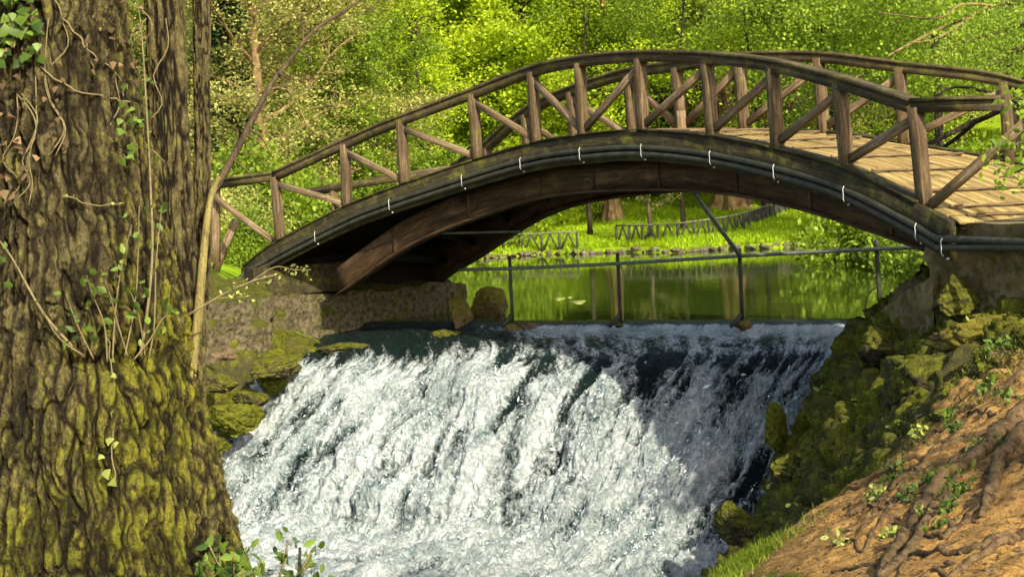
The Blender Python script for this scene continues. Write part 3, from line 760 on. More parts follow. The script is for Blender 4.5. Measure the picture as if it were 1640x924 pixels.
# ------------------------------------------------------------------ abutments, rough masonry
def rough_block(name, plan, z0, z1, mat, amp=.05, res=.045, seed=1, ztop=None):
    "closed block over a plan quadrilateral; every face gridded and roughened"
    plan = [np.array([*p[:2], 0.0]) for p in plan]
    if ztop is None: ztop = [z1] * 4
    B = [p + (0, 0, z0) for p in plan]; T = [p + (0, 0, z) for p, z in zip(plan, ztop)]
    quads = [(B[k], B[(k + 1) % 4], T[(k + 1) % 4], T[k]) for k in range(4)] + [(T[0], T[1], T[2], T[3])]
    m = MB(); cen = sum(B + T) / 8
    for a, b, c, d in quads:
        nu = max(2, int(np.linalg.norm(b - a) / res)); nv = max(2, int(max(np.linalg.norm(d - a), np.linalg.norm(c - b)) / res))
        s_, t_ = np.meshgrid(np.linspace(0, 1, nu), np.linspace(0, 1, nv)); s_ = s_[..., None]; t_ = t_[..., None]
        Pp = (a * (1 - s_) + b * s_) * (1 - t_) + (d * (1 - s_) + c * s_) * t_
        off = np.stack([fbm(Pp * 2.2 + k * 31, 4, seed + k, .6) for k in range(3)], -1) * amp * 1.3
        crk = fbm(Pp * 1.1 + 7, 4, seed + 9, .6, True); dirn = (Pp - cen); dirn /= np.linalg.norm(dirn, axis=-1)[..., None] + 1e-9
        Pp = Pp + off - dirn * (np.clip(crk - .35, 0, 1) * amp * 1.5)[..., None]
        i_, j_ = np.meshgrid(np.arange(nv - 1), np.arange(nu - 1), indexing='ij')
        m.add(Pp.reshape(-1, 3), np.stack([i_*nu+j_, i_*nu+j_+1, (i_+1)*nu+j_+1, (i_+1)*nu+j_], -1).reshape(-1, 4))
    return m.build(name, mat, None, True)
p0 = P(372, 470, 24.0); p1 = P(742, 462, 27.2)
bk = np.array([-1.2, 1.4, 0])
zt = P(480, 470, 24.6)[2]
o = rough_block('bridge_abutment', [p0, p1, p1 + bk, p0 + bk * .8], -.9, zt, M['oldstone'], .10, ztop=[zt, zt - .1, zt + .1, zt + .2])
tag(o, 'stained grey concrete abutment under the far left end of the bridge', 'abutment')
o = rough_block('bearing_beam', [P(405, 440, 24.35), P(560, 440, 25.4), P(560, 440, 25.4) + (-.25, .3, 0), P(405, 440, 24.35) + (-.25, .3, 0)], P(480, 470, 24.6)[2] - .02, P(410, 428, 24.4)[2] - .02, M['fascia'], .02)
tag(o, 'dark timber bearing beam lying on the left abutment', 'beam')
o = rough_block('retaining_wall', [P(300, 560, 22.7), P(440, 560, 23.7), P(430, 560, 24.6), P(300, 560, 24.6)], -.6, P(340, 440, 23.6)[2], M['oldstone'], .12, ztop=[P(340, 475, 22.8)[2], P(420, 478, 23.8)[2], P(420, 455, 24.4)[2], P(320, 440, 24.4)[2]])
tag(o, 'rough earth coloured wall behind the red and white conduit end', 'wall')
o = rough_block('back_wall', [npath[4] + nside[4] * .15, fpath[4] - fside[4] * .1, fpath[4] - fside[4] * .1 + (-.4, .4, 0), npath[4] + nside[4] * .15 + (-.4, .4, 0)], zt - .5, 0, M['under'], .02, ztop=[npath[4][2] - .12, fpath[4][2] - .12, fpath[4][2] - .06, npath[4][2] - .06])
tag(o, 'dark wall closing the space under the deck at its left end', 'wall')
# right abutment: body, cap beam and a stepped wing
q0 = P(1486, 400, 15.6); q1 = P(1790, 400, 13.2)
bk = np.array([1.5, 1.9, 0])
zt = P(1560, 388, 15)[2]
ab = empty('bridge_abutment', q0 * [1, 1, 0], 'mossy stone and concrete abutment carrying the near right end of the bridge', 'abutment')
for o in (rough_block('pier', [q0, q1, q1 + bk, q0 + bk], .2, zt, M['concrete'], .07, seed=3),
          rough_block('cap', [P(1530, 360, 15.1), P(1820, 360, 12.95), P(1820, 360, 12.95) + bk * .9, P(1530, 360, 15.1) + bk * .9], zt - .01, P(1600, 357, 14.6)[2], M['concrete'], .02, seed=5),
          rough_block('wing_wall', [P(1405, 520, 17.2), P(1500, 520, 15.4), P(1500, 520, 15.4) + (.6, .7, 0), P(1440, 520, 17.2) + (.5, .5, 0)], -.3, 0, M['concrete'], .10, seed=7,
                      ztop=[P(1412, 497, 17.2)[2], P(1500, 440, 15.4)[2], P(1495, 437, 16)[2], P(1445, 441, 17.4)[2]])):
    o.parent = ab; o.matrix_parent_inverse = Matrix.Translation(-ab.location)

# ------------------------------------------------------------------ weir sill and iron railing
ws = MB(); a_ = weir(-.5) + (0, 0, -.04); b_ = weir(1.12) + (0, 0, -.04)
o = rough_block('weir_sill', [a_ + wn_ * .06, b_ + wn_ * .06, b_ - wn_ * .22, a_ - wn_ * .22], -.9, -.03, M['concrete'], .015)
tag(o, 'low concrete weir sill under the edge of the pond', 'weir')
posts = [(819, 410, 520, 24.25), (992, 405, 520, 23.35), (1187, 398, 516, 22.4), (1406, 384, 474, 21.4)]
wrl = empty('weir_railing', P(992, 520, 23.3), 'thin dark iron railing with four uprights along the weir', 'railing')
tp = []
for k, (px, y0, y1, d) in enumerate(posts):
    a = P(px - 3, y0, d); b = P(px + 2, y1, d)
    if k == 3: b = P(px + 4, 500, d)
    m = MB(); m.beam(b, a, .055, .055, (1, 0, 0), .006)
    m.build('post', M['iron'], wrl); tp.append(a)
m = MB(); rp = [P(735, 432, 24.7), P(819, 430, 24.2), P(992, 422, 23.3), P(1187, 410, 22.35), P(1406, 399, 21.35), P(1486, 396, 20.9)]
m.tube(spline(rp, 4), .028, 8); m.build('top_rail', M['ironpale'], wrl, True)
m = MB(); m.tube([P(1104, 300, 21.6), P(1187, 412, 22.3)], .033, 8); m.build('diagonal_strut', M['ironpale'], wrl, True)
for px, d, s_ in ((992, 23.25, -1), (1187, 22.25, -1), (819, 24.1, -1)):
    m = MB(); c = P(px, 519, d); m.tube([c + (0, 0, .14), c + (-.08 , -.02, .04), c + (-.17, -.04, -.03)], [.03, .035, .03], 7); m.build('foot_bracket', M['iron'], wrl, True)
def ico(sub=4):
    bm_v = [];
    import bmesh
    b = bmesh.new(); bmesh.ops.create_icosphere(b, subdivisions=sub, radius=1.0)
    v = np.array([list(x.co) for x in b.verts]); f = np.array([[q.index for q in x.verts] for x in b.faces]); b.free(); return v, f
IV, IF = ico(5); JV, JF = ico(3)
def rock(name, c, s, mat, seed, rz=0.0, rough=.35, lo=False, tilt=0.0):
    v, f = (JV, JF) if lo else (IV, IF)
    n = fbm(v * 1.1 + seed * 7.7, 4, seed, .55); n2 = fbm(v * 3.1 + seed, 4, seed + 3, .6, True)
    r = 1 + rough * n + .10 * n2
    # a few flattened faces so the stones read as broken blocks
    rr = np.random.RandomState(seed); w = v * r[:, None]
    for _ in range(12):
        d = rr.normal(size=3); d /= np.linalg.norm(d); k = w @ d; lim = rr.uniform(.45, .8)
        w = w - np.clip(k - lim, 0, None)[:, None] * d * .85
    f1, f2, _ = worley(w * 2.4 + seed, seed)
    w = w + v * (fbm(w * 5, 4, seed + 11, .65) * .09 - .10 * (1 - sstep(0, .16, f2 - f1)))[:, None]
    w = w * np.asarray(s)
    ca, sa = math.cos(tilt), math.sin(tilt); w = w @ np.array([[ca, 0, -sa], [0, 1, 0], [sa, 0, ca]])
    ca, sa = math.cos(rz), math.sin(rz); w = w @ np.array([[ca, sa, 0], [-sa, ca, 0], [0, 0, 1]])
    ob = mesh_from(name, w, f, mat, smooth=True); ob.location = tuple(float(x) for x in c); return ob
mound = [(1190, 521, 22.3, (.17, .13, .10)), (992, 521, 23.2, (.09, .09, .05)), (822, 526, 24.1, (.16, .14, .08))]
for k, (px, py, d, s_) in enumerate(mound):
    tag(rock('silt_mound', P(px, py, d), s_, M['rockyellow'] if k != 1 else M['rock'], 60 + k, lo=True),
        ['grassy clump caught at the foot of the third railing upright', 'small dark clump at the foot of the second railing upright', 'pale silt clump at the foot of the first railing upright'][k], 'clump')

# ------------------------------------------------------------------ rocks
def face_up(px, py, d): return P(px, py, d)
RK = [  # px, py, d, size, material, label
 (1240, 688, 18.35, (.19, .26, .33), 'rockmoss', 'upright mossy rock standing in the right side of the waterfall'),
 (1398, 662, 16.2, (.38, .35, .27), 'rockmoss', 'bright moss covered boulder halfway down the right bank'),
 (1342, 762, 15.9, (.34, .35, .20), 'rockmoss', 'flat moss cushion rock low beside the foot of the waterfall'),
 (1350, 718, 16.6, (.40, .35, .19), 'rock', 'dark mossy rock just above the flat moss cushion rock'),
 (1395, 590, 17.6, (.36, .4, .24), 'rock', 'dark rock under the wing wall beside the waterfall crest'),
 (1345, 665, 17.6, (.30, .4, .20), 'rock', 'dark ledge rock between the waterfall and the bright mossy boulder'),
 (1505, 625, 13.9, (.50, .5, .42), 'rock', 'largest boulder on the right bank, brown and green'),
 (1560, 545, 14.0, (.42, .4, .20), 'rockyellow', 'yellow sunlit slab below the right abutment'),
 (1430, 560, 16.4, (.30, .35, .26), 'rock', 'mossy rock at the foot of the wing wall'),
 (1475, 720, 13.0, (.24, .25, .12), 'rockbrown', 'brown rock between the largest boulder and the soil path'),
 (1290, 815, 15.6, (.34, .35, .20), 'rock', 'wet green rock at the bottom right corner of the waterfall'),
 (1405, 720, 14.9, (.32, .3, .22), 'rock', 'mossy rock directly above the soil slope'),
 (1610, 590, 12.6, (.28, .3, .16), 'rockbrown', 'brown stone near the right edge above the soil slope'),
 (1530, 480, 15.1, (.30, .25, .19), 'rock', 'angular stone leaning on the right abutment'),
 (1555, 668, 12.0, (.10, .1, .055), 'rockbrown', 'small brown stone lying on the soil near the largest boulder'),
 (1180, 850, 16.4, (.22, .3, .34), 'rock', 'dark wet rock in the falling water near its foot'),
 (1270, 755, 17.0, (.26, .3, .20), 'rock', 'dark wet rock at the water edge left of the moss cushion'),
 (1320, 612, 18.7, (.24, .3, .22), 'rock', 'dark mossy rock beside the top of the waterfall'),
 (738, 508, 24.9, (.25, .22, .34), 'rockyellow', 'yellow pointed rock at the end of the left abutment'),
 (785, 488, 26.0, (.46, .4, .40), 'rockyellow', 'yellow brown sunlit rock face under the bridge beside the pond'),
 (700, 540, 24.3, (.40, .35, .12), 'rock', 'flat dark rock at the waterline below the left abutment'),
 (850, 522, 24.3, (.34, .2, .07), 'rockbrown', 'flat pale rock at the left end of the weir'),
 (560, 556, 24.0, (.55, .3, .10), 'rock', 'long dark rock along the foot of the left abutment'),
 (362, 565, 21.6, (.20, .22, .11), 'rockbrown', 'pale brown stone on the left mossy bank'),
 (345, 612, 21.6, (.50, .4, .22), 'rock', 'low mossy mound on the left bank beside the tree'),
 (430, 590, 22.4, (.42, .4, .20), 'rock', 'mossy rock left of the top of the waterfall'),
 (375, 665, 21.8, (.45, .4, .28), 'rockmoss', 'green mossy rock below the left bank beside the falling water'),
 (330, 715, 21.4, (.35, .35, .25), 'rockmoss', 'mossy rock lowest on the left bank'),
 (462, 590, 23.0, (.26, .3, .15), 'rock', 'topmost of the mossy rocks edging the left side of the waterfall'),
 (430, 612, 22.7, (.27, .3, .19), 'rockmoss', 'second from the top of the mossy rocks edging the left side of the waterfall'),
 (400, 640, 22.4, (.27, .3, .21), 'rock', 'middle one of the mossy rocks edging the left side of the waterfall'),
 (372, 676, 22.0, (.27, .3, .22), 'rockmoss', 'fourth from the top of the mossy rocks edging the left side of the waterfall'),
 (347, 712, 21.8, (.24, .3, .20), 'rock', 'lowest of the mossy rocks edging the left side of the waterfall, half behind the trunk'),
]
for k, (px, py, d, s_, mt, lb) in enumerate(RK):
    if k < 17 and k not in (0, 2, 10, 14, 15): s_ = tuple(q * 1.22 for q in s_); d = d - .12
    tag(rock('rock', P(px, py, d), s_, M[mt], 100 + k, rz=k * 1.3, tilt=(k % 5 - 2) * .12), lb, 'rock')
# smaller mossy stones wedged in the bank
base_ = [rock('mossy_stone', (0, 0, -50), (1, .85, .7), M['rock' if k % 3 else 'rockmoss'], 350 + k) for k in range(6)]
rs = np.random.RandomState(18); nst = 0
while nst < 85:
    px = rs.uniform(1230, 1640); py = rs.uniform(500, 850)
    if py > 905 - (px - 1150) * .66: continue
    h = hit(px, py)
    if h[1] < 11.5 or h[1] > 20 or h[2] < -2.4: continue
    t_ = base_[nst % 6]; o = t_.copy(); col.objects.link(o); s = rs.uniform(.05, .19); nst += 1
    o.location = h + np.array([0, 0, -s * .15]); o.scale = (s * rs.uniform(.8, 1.5), s, s * rs.uniform(.7, 1.2)); o.rotation_euler = (rs.normal() * .3, rs.normal() * .3, rs.uniform(0, 6))
    tag(o, 'mossy stone wedged among others in the rocky right bank', 'stone', 'mossy stones wedged in the right bank')
for t_ in base_: bpy.data.objects.remove(t_)
# loose small stones on the soil slope
tiny = [rock('stone', (0, 0, -50), (1, .8, .55), M['rockbrown'], 300 + k, lo=True) for k in range(4)]
rs = np.random.RandomState(8)
for k in range(70):
    px = rs.uniform(1190, 1640); py = rs.uniform(610, 924)
    if py < 924 - (px - 1150) * .66 + 15: continue
    h = hit(px, py); 
    if h[1] > 13: continue
    s = rs.uniform(.008, .028); t_ = tiny[k % 4]
    o = t_.copy(); col.objects.link(o); o.location = h + np.array([0, 0, s * .2]); o.scale = (s, s, s); o.rotation_euler = (0, 0, rs.uniform(0, 6))
    tag(o, 'small brown stone lying loose on the soil slope', 'stone', 'small stones scattered on the soil slope')
for t_ in tiny: bpy.data.objects.remove(t_)
# stones edging the far shore
shs = [rock('shore_stone', (0, 0, -50), (1, .8, .6), M['shore'], 400 + k, lo=True) for k in range(5)]
for k in range(110):
    x = -1.2 + 15 * (k + rs.uniform(-.4, .4)) / 110; s = rs.uniform(.07, .20)
    o = shs[k % 5].copy(); col.objects.link(o); o.location = (x, float(shore_y(x)) - .05 + rs.uniform(-.1, .25), rs.uniform(.0, .10)); o.scale = (s * rs.uniform(1, 1.6), s, s); o.rotation_euler = (0, 0, rs.uniform(0, 6))
    tag(o, 'grey brown stone in the line edging the far shore of the pond', 'stone', 'stones edging the far shore')
for t_ in shs: bpy.data.objects.remove(t_)
# ------------------------------------------------------------------ trees
def make_tree(name, seed, H, r0, cb, R, leafmat, barkmat, nleaf, leaf, limbs=12, lean=(0, 0), spread=.45, droop=0.0, twig_show=True, fork=0, conic=0.0, up=.5):
    "returns (root, trunk mesh, crown mesh) built at the origin"
    rs = np.random.RandomState(seed)
    root = empty(name, (0, 0, 0), None, 'tree')
    m = MB(); tips = []
    n = 14; z = np.linspace(-.4, H * .93, n); w = np.cumsum(rs.normal(size=(n, 2)) * .035 * H / 10, axis=0)
    tr = np.stack([w[:, 0] + lean[0] * np.clip(z / H, 0, 1) ** 1.3 * H, w[:, 1] + lean[1] * np.clip(z / H, 0, 1) ** 1.3 * H, z], 1)
    rad = r0 * (1 - .85 * np.clip(z / H, 0, 1)) * (1 + .5 * np.exp(-np.clip(z, 0, 9) / (r0 * 2.2)))
    m.tube(tr, rad, 9, rough=.18, seed=seed)
    def at(zq): return np.array([np.interp(zq, z, tr[:, k]) for k in range(3)]), np.interp(zq, z, rad)
    for i in range(limbs):
        f = (i + rs.uniform(0, .8)) / limbs; zq = cb * .85 + (H * .92 - cb * .85) * f
        p, rr = at(zq); a = i * 2.399 + rs.uniform(-.5, .5)
        L = R * (1.0 - conic * f) * math.sqrt(max(.12, 1 - (max(0, f - .35) / .68) ** 2)) * rs.uniform(.8, 1.12)
        d = np.array([math.cos(a), math.sin(a), up * rs.uniform(.4, 1.4)]); q = [p]; k_ = 7
        for s_ in range(k_):
            d = d + rs.normal(size=3) * .16 + np.array([0, 0, .06 - droop * .12]); d /= np.linalg.norm(d)
            q.append(q[-1] + d * L / k_)
        q = np.array(q); lr = max(.02, rr * .42)
        m.tube(q, lr * np.linspace(1, .25, len(q)) ** 1.1, 6, False)
        for jx in range(2, len(q)):
            for _ in range(2 + (jx > 4)):
                dd = rs.normal(size=3); dd[2] = abs(dd[2]) * .5 - droop * .3; dd /= np.linalg.norm(dd); dd = dd * .8 + d * .4
                l2 = L * rs.uniform(.18, .42); s0 = q[jx]; t2 = [s0]
                for s_ in range(3):
                    dd = dd + rs.normal(size=3) * .25; dd /= np.linalg.norm(dd); t2.append(t2[-1] + dd * l2 / 3)
                t2 = np.array(t2)
                m.tube(t2, lr * .22 * np.linspace(1, .35, 4), 4, False)
                tips.append(t2[1:]); 
                if twig_show:
                    for _ in range(2):
                        e = t2[2] + rs.normal(size=3) * l2 * .28
                        m.tube(np.array([t2[1 + rs.randint(2)], e]), lr * .07, 3, False); tips.append(e[None])
    trunk = m.build('trunk', barkmat, root)
    T = np.vstack(tips)
    # leaves gather in sprays round the twigs, leaving gaps between them
    ncl = len(T); ci = rs.randint(0, ncl, nleaf); cs = rs.uniform(.5, 1.3, ncl) * spread
    pos = T[ci] + rs.normal(size=(nleaf, 3)) * cs[ci][:, None] * np.array([1, 1, .55])
    ax = rs.normal(size=(nleaf, 3)) * np.array([1, 1, .5]); ax /= np.linalg.norm(ax, axis=1)[:, None]
    nb = rs.normal(size=(nleaf, 3)); nb = np.cross(ax, nb); nb /= np.linalg.norm(nb, axis=1)[:, None]
    s_ = leaf * rs.uniform(.6, 1.3, nleaf)[:, None]
    fold = np.cross(ax, nb) * s_ * .25
    q = np.stack([pos - ax * s_, pos + nb * s_ * .55 + fold, pos + ax * s_ * .9, pos - nb * s_ * .55 + fold], 1).reshape(-1, 3)
    crown = mesh_from('crown', q, np.arange(nleaf * 4).reshape(-1, 4), leafmat, root)
    return root
def bush(name, seed, R, H, mat, nleaf, leaf, cat='bush'):
    rs = np.random.RandomState(seed); root = empty(name, (0, 0, 0), None, cat); m = MB(); T = []
    for k in range(16):
        a = rs.uniform(0, 6.28); d = np.array([math.cos(a) * .7, math.sin(a) * .7, rs.uniform(.5, 1.4)]); q = [np.array([0, 0, -.1])]
        for s_ in range(5): d = d + rs.normal(size=3) * .25; d[2] = abs(d[2]); d /= np.linalg.norm(d); q.append(q[-1] + d * np.array([R, R, H]) / 4.2)
        m.tube(np.array(q), .03 * np.linspace(1, .3, 6), 5, False); T.append(np.array(q)[1:])
    m.build('stem', M['bark'], root); T = np.vstack(T)
    pos = T[rs.randint(0, len(T), nleaf)] + rs.normal(size=(nleaf, 3)) * np.array([R, R, H]) * .17
    pos[:, 2] = np.abs(pos[:, 2])
    ax = rs.normal(size=(nleaf, 3)); ax /= np.linalg.norm(ax, axis=1)[:, None]
    nb = np.cross(ax, rs.normal(size=(nleaf, 3))); nb /= np.linalg.norm(nb, axis=1)[:, None]; s_ = leaf * rs.uniform(.6, 1.3, nleaf)[:, None]
    q = np.stack([pos - ax * s_, pos + nb * s_ * .6, pos + ax * s_, pos - nb * s_ * .6], 1).reshape(-1, 3)
    mesh_from('foliage', q, np.arange(nleaf * 4).reshape(-1, 4), mat, root); return root
PR = {
 'mapleA': make_tree('maple_tree', 1, 12.5, .28, 1.6, 4.6, M['l_bright'], M['barkdark'], 70000, .075, 24, spread=.25),
 'mapleB': make_tree('maple_tree', 2, 11.0, .24, 1.2, 4.0, M['l_bright'], M['barkdark'], 60000, .075, 22, spread=.25),
 'green':  make_tree('beech_tree', 3, 13.0, .28, .9, 4.2, M['l_green'], M['bark'], 60000, .08, 26, spread=.28),
 'mid':    make_tree('beech_tree', 4, 14.0, .30, .6, 4.4, M['l_mid'], M['bark'], 55000, .085, 28, spread=.30),
 'olive':  make_tree('willow_tree', 5, 11.5, .22, .6, 3.8, M['l_olive'], M['barkwarm'], 30000, .055, 28, spread=.26, droop=.6),
 'brown':  make_tree('oak_tree', 6, 11.0, .24, .7, 3.8, M['l_brown'], M['bark'], 20000, .05, 32, spread=.30),
 'dark':   make_tree('fir_tree', 7, 15.0, .26, .4, 2.8, M['l_dark'], M['barkdark'], 36000, .11, 34, spread=.30, conic=.7, up=.1),
 'small':  make_tree('young_tree', 8, 4.2, .13, 1.5, 1.5, M['l_olive'], M['bark'], 2400, .05, 9, spread=.16, up=1.2),
 'column': make_tree('ivy_clad_tree', 9, 13.0, .30, .3, .55, M['l_dark'], M['barkdark'], 26000, .085, 40, spread=.22),
}
BU = {'b_bright': bush('bush', 21, 1.5, 1.7, M['l_green'], 9000, .07), 'b_olive': bush('bush', 22, 1.6, 1.5, M['l_olive'], 7000, .055), 'b_yellow': bush('bush', 23, 1.4, 1.4, M['l_bright'], 8000, .06), 'b_mid': bush('bush', 24, 1.6, 2.2, M['l_mid'], 9000, .08)}
used = set()
def place(kind, px, d, sc=1.0, rz=None, label='', group=None, dz=0.0, x=None):
    src = PR.get(kind) or BU.get(kind)
    X = (px - 820) / F * d if x is None else x
    loc = (X, d, float(ground(X, d)) + dz)
    rz = rz if rz is not None else (px * 1.7 + d * .37) % 6.283
    if kind in used: o = copy_thing(src, loc, rz, sc, label, group)
    else:
        used.add(kind); o = src; o.location = loc; o.rotation_euler = (0, 0, rz); o.scale = (sc,) * 3; o['label'] = label
        if group: o['group'] = group
    return o
G1 = 'trees of the wood beyond the pond'
for kind, px, d, sc, lb in (
  ('mapleA', 690, 53, 1.00, 'bright yellow green maple with dark trunk above the left half of the bridge'),
  ('mapleB', 860, 55, 1.05, 'bright yellow green maple right behind the left part of the handrail'),
  ('mapleA', 1010, 66, 1.05, 'bright green maple over the crown of the bridge'),
  ('mapleB', 560, 58, .95, 'yellow green maple leftmost of the bright ones'),
  ('mapleB', 770, 62, 1.1, 'tall bright maple between the two nearer bright maples'),
  ('olive', 420, 41, .95, 'twiggy olive willow just right of the big foreground trunk'),
  ('olive', 505, 45, 1.0, 'twiggy olive willow left of the bright maples'),
  ('olive', 350, 50, 1.05, 'pale olive willow behind the thin foreground stem'),
  ('olive', 470, 55, 1.1, 'olive willow standing further back on the left'),
  ('column', 366, 43, 1.0, 'dark ivy clad trunk just right of the foreground stems'),
  ('green', 600, 44, .62, 'low fresh green tree behind the left end of the handrail'),
  ('mid', 960, 68, 1.05, 'dark gapped green tree behind the centre of the bridge'),
  ('dark', 1088, 66, .9, 'narrow dark fir behind the top of the bridge'),
  ('green', 1045, 68, 1.0, 'fresh green tree over the highest handrail post'),
  ('brown', 1190, 57, 1.05, 'brown budded oak right of the dark fir'),
  ('olive', 1265, 60, 1.1, 'olive willow above the right half of the bridge'),
  ('brown', 1335, 56, 1.1, 'brown budded oak with visible twigs behind the far handrail'),
  ('brown', 1450, 54, 1.1, 'brown budded oak nearest the right end of the bridge'),
  ('mid', 1400, 70, 1.05, 'mid green tree behind the brown budded oaks'),
  ('green', 1540, 66, 1.1, 'fresh green tree near the right edge of the wood'),
  ('mapleA', 1620, 62, 1.2, 'bright maple at the right edge behind the bridge end'),
  ('dark', 640, 74, .9, 'dark fir seen through the gap left of the maples'),
  ('dark', 1230, 78, 1.0, 'dark fir deep in the wood on the right'),
  ('mid', 250, 60, 1.05, 'green tree mostly hidden behind the large trunk'),
  ('mid', 120, 55, 1.0, 'green tree hidden behind the left of the large trunk'),
  ('green', -20, 60, 1.0, 'green tree beyond the left edge of the wood')):
    place(kind, px, d, sc, label=lb, group=G1)
k = 0
cols = ['mid', 'green', 'mid', 'dark', 'olive', 'mapleB', 'mid', 'green', 'brown', 'dark']
for row, (d, step) in enumerate(((76, 5.0), (90, 6.0), (108, 7.0))):
    for xx in np.arange(-38 - row * 8, 44 + row * 8, step):
        kd = cols[(k * 7 + row * 3) % 10]; k += 1
        place(kd, 0, d + (k * 37 % 5) - 2, 1.05 + .1 * (k % 4), rz=k * 1.1, x=xx + (k * 13 % 7) * .3,
              label={'mid': 'mid green tree', 'green': 'fresh green tree', 'dark': 'dark fir', 'olive': 'olive willow', 'mapleB': 'bright maple', 'brown': 'brown budded oak'}[kd] + ' deep in the back of the wood, seen only as mixed foliage',
              group='hardly separable trees at the back of the wood')
for kind, px, d, sc, lb in (
  ('b_yellow', 560, 40, 1.0, 'bright bush showing between the two leftmost handrail posts'),
  ('b_bright', 480, 38, 1.0, 'fresh green bush behind the left end post of the bridge'),
  ('b_bright', 700, 47, 1.3, 'fresh green bush behind the fourth handrail post'),
  ('b_mid', 400, 36, .9, 'mid green bush behind the flat left end of the handrail'),
  ('b_olive', 375, 33, .8, 'olive bush behind the pale log fence'),
  ('b_mid', 392, 28.6, .42, 'low dark green bush in front of the pale log fence'),
  ('b_mid', 790, 50, 1.1, 'mid green bush at the left of the opening under the bridge'),
  ('b_yellow', 850, 53.5, .85, 'yellow green bush on the far bank under the bridge'),
  ('b_yellow', 905, 55, .85, 'yellow green bush between the two lengths of low fence'),
  ('b_olive', 950, 57, .8, 'olive bush beside the stump like trunk'),
  ('b_mid', 1030, 66, .9, 'mid green bush behind the small shore tree'),
  ('b_mid', 1090, 70, .9, 'mid green bush left of the broad buttressed trunk'),
  ('b_mid', 1390, 36, 1.0, 'mid green bush behind the right end of the deck'),
  ('b_bright', 1470, 33, 1.0, 'fresh green bush behind the last near handrail post'),
  ('b_bright', 1570, 30, 1.0, 'fresh green bush right of the last near handrail post'),
  ('b_mid', 1630, 27, .9, 'mid green bush at the right edge behind the handrail'),
  ('b_mid', 1330, 56, 1.0, 'mid green bush showing through the braces at the right'),
  ('b_olive', 1220, 64, 1.1, 'olive bush right of the broad buttressed trunk')):
    place(kind, px, d, sc, label=lb)
# small two-stemmed tree on the shore and the broad trunks under the arch
o = place('small', 1040, 46.8, .64, rz=.4, label='small thin tree leaning over the pond edge, framed by the arch')
def big_trunk(px, d, r, H, lb, mat='barkwarm'):
    c = hit(px, d, 30, 110, False) if d > 100 else np.array([(px - 820) / F * d, d, 0.]); c[2] = float(ground(c[0], c[1]))
    root = empty('broad_tree', c, lb, 'tree'); m = MB()
    zz = np.array([-.3, 0, .15, .35, .7, 1.2, 2.5, 5, 9]); th = np.linspace(0, 2 * np.pi, 72, endpoint=False)
    V_ = []
    for z in zz:
        k_ = math.exp(-max(z, 0) / .45)
        rr = r * (1 - .085 * z) * (1 + k_ * (.55 + .55 * np.maximum(0, np.cos(th * 7 + px)) ** 1.5) + .10 * np.cos(th * 7 + px) + .04 * np.cos(th * 19))
        V_.append(np.stack([c[0] + rr * np.cos(th), c[1] + rr * np.sin(th), c[2] + z + 0 * th], 1))
    V_ = np.vstack(V_); n_ = 72; i_ = np.arange(len(zz) - 1)[:, None] * n_; j_ = np.arange(n_)[None]
    m.add(V_, np.stack([i_ + j_, i_ + (j_ + 1) % n_, i_ + n_ + (j_ + 1) % n_, i_ + n_ + j_], -1).reshape(-1, 4))
    m.build('trunk', M[mat], root, True)
    rs = np.random.RandomState(int(px)); n = 24000; cl = np.array([c[0], c[1], c[2] + 7.0]) + rs.normal(size=(60, 3)) * [2.0, 1.6, 1.5]; pos = cl[rs.randint(0, 60, n)] + rs.normal(size=(n, 3)) * [.45, .45, .3]
    q, f = [], None
    ax = rs.normal(size=(n, 3)); ax /= np.linalg.norm(ax, axis=1)[:, None]; nb = np.cross(ax, rs.normal(size=(n, 3))); nb /= np.linalg.norm(nb, axis=1)[:, None]
    q = np.stack([pos - ax * .06, pos + nb * .04, pos + ax * .06, pos - nb * .04], 1).reshape(-1, 3)
    mesh_from('crown', q, np.arange(n * 4).reshape(-1, 4), M['l_green'], root)
big_trunk(1168, 337, .46, 8, 'broad pale buttressed trunk on the lawn under the arch')
big_trunk(982, 354, .24, 8, 'shorter orange lit trunk on the lawn left of the broad one')
big_trunk(1350, 48, .18, 8, 'dark upright trunk above the right half of the far handrail', 'barkdark')
big_trunk(1508, 42, .16, 8, 'dark leaning trunk near the right end of the bridge', 'barkdark')

PR['thin'] = make_tree('slender_tree', 14, 10.5, .085, 2.2, 2.3, M['l_bright'], M['barkdark'], 5000, .06, 12, lean=(.10, 0), spread=.22, up=1.0)
for px, d, sc, rz, lb in ((700, 47, 1.0, 3.0, 'slender dark stemmed tree in front of the bright maples'), (1088, 49, 1.05, .4, 'slender dark stemmed tree above the highest handrail post'),
    (1345, 47, 1.0, 3.4, 'slender dark stemmed tree above the right half of the handrail'), (1505, 44, .95, 2.6, 'slender leaning dark stem near the right end of the bridge'),
    (610, 49, 1.0, .2, 'slender tree at the left edge of the bright maples'), (1225, 52, 1.1, 2.2, 'slender tree between the two brown budded oaks'), (940, 50, 1.0, 1.0, 'slender tree behind the centre of the handrail')):
    place('thin', px, d, sc, rz=rz, label=lb, group=G1)
o = make_tree('shade_tree', 12, 9.0, .22, 4.6, 2.9, M['l_green'], M['bark'], 1500, .06, 7, spread=.2)
o.location = (6.6, 1.6, float(ground(6.6, 1.6))); tag(o, 'tree outside the right edge whose crown dapples the soil slope')
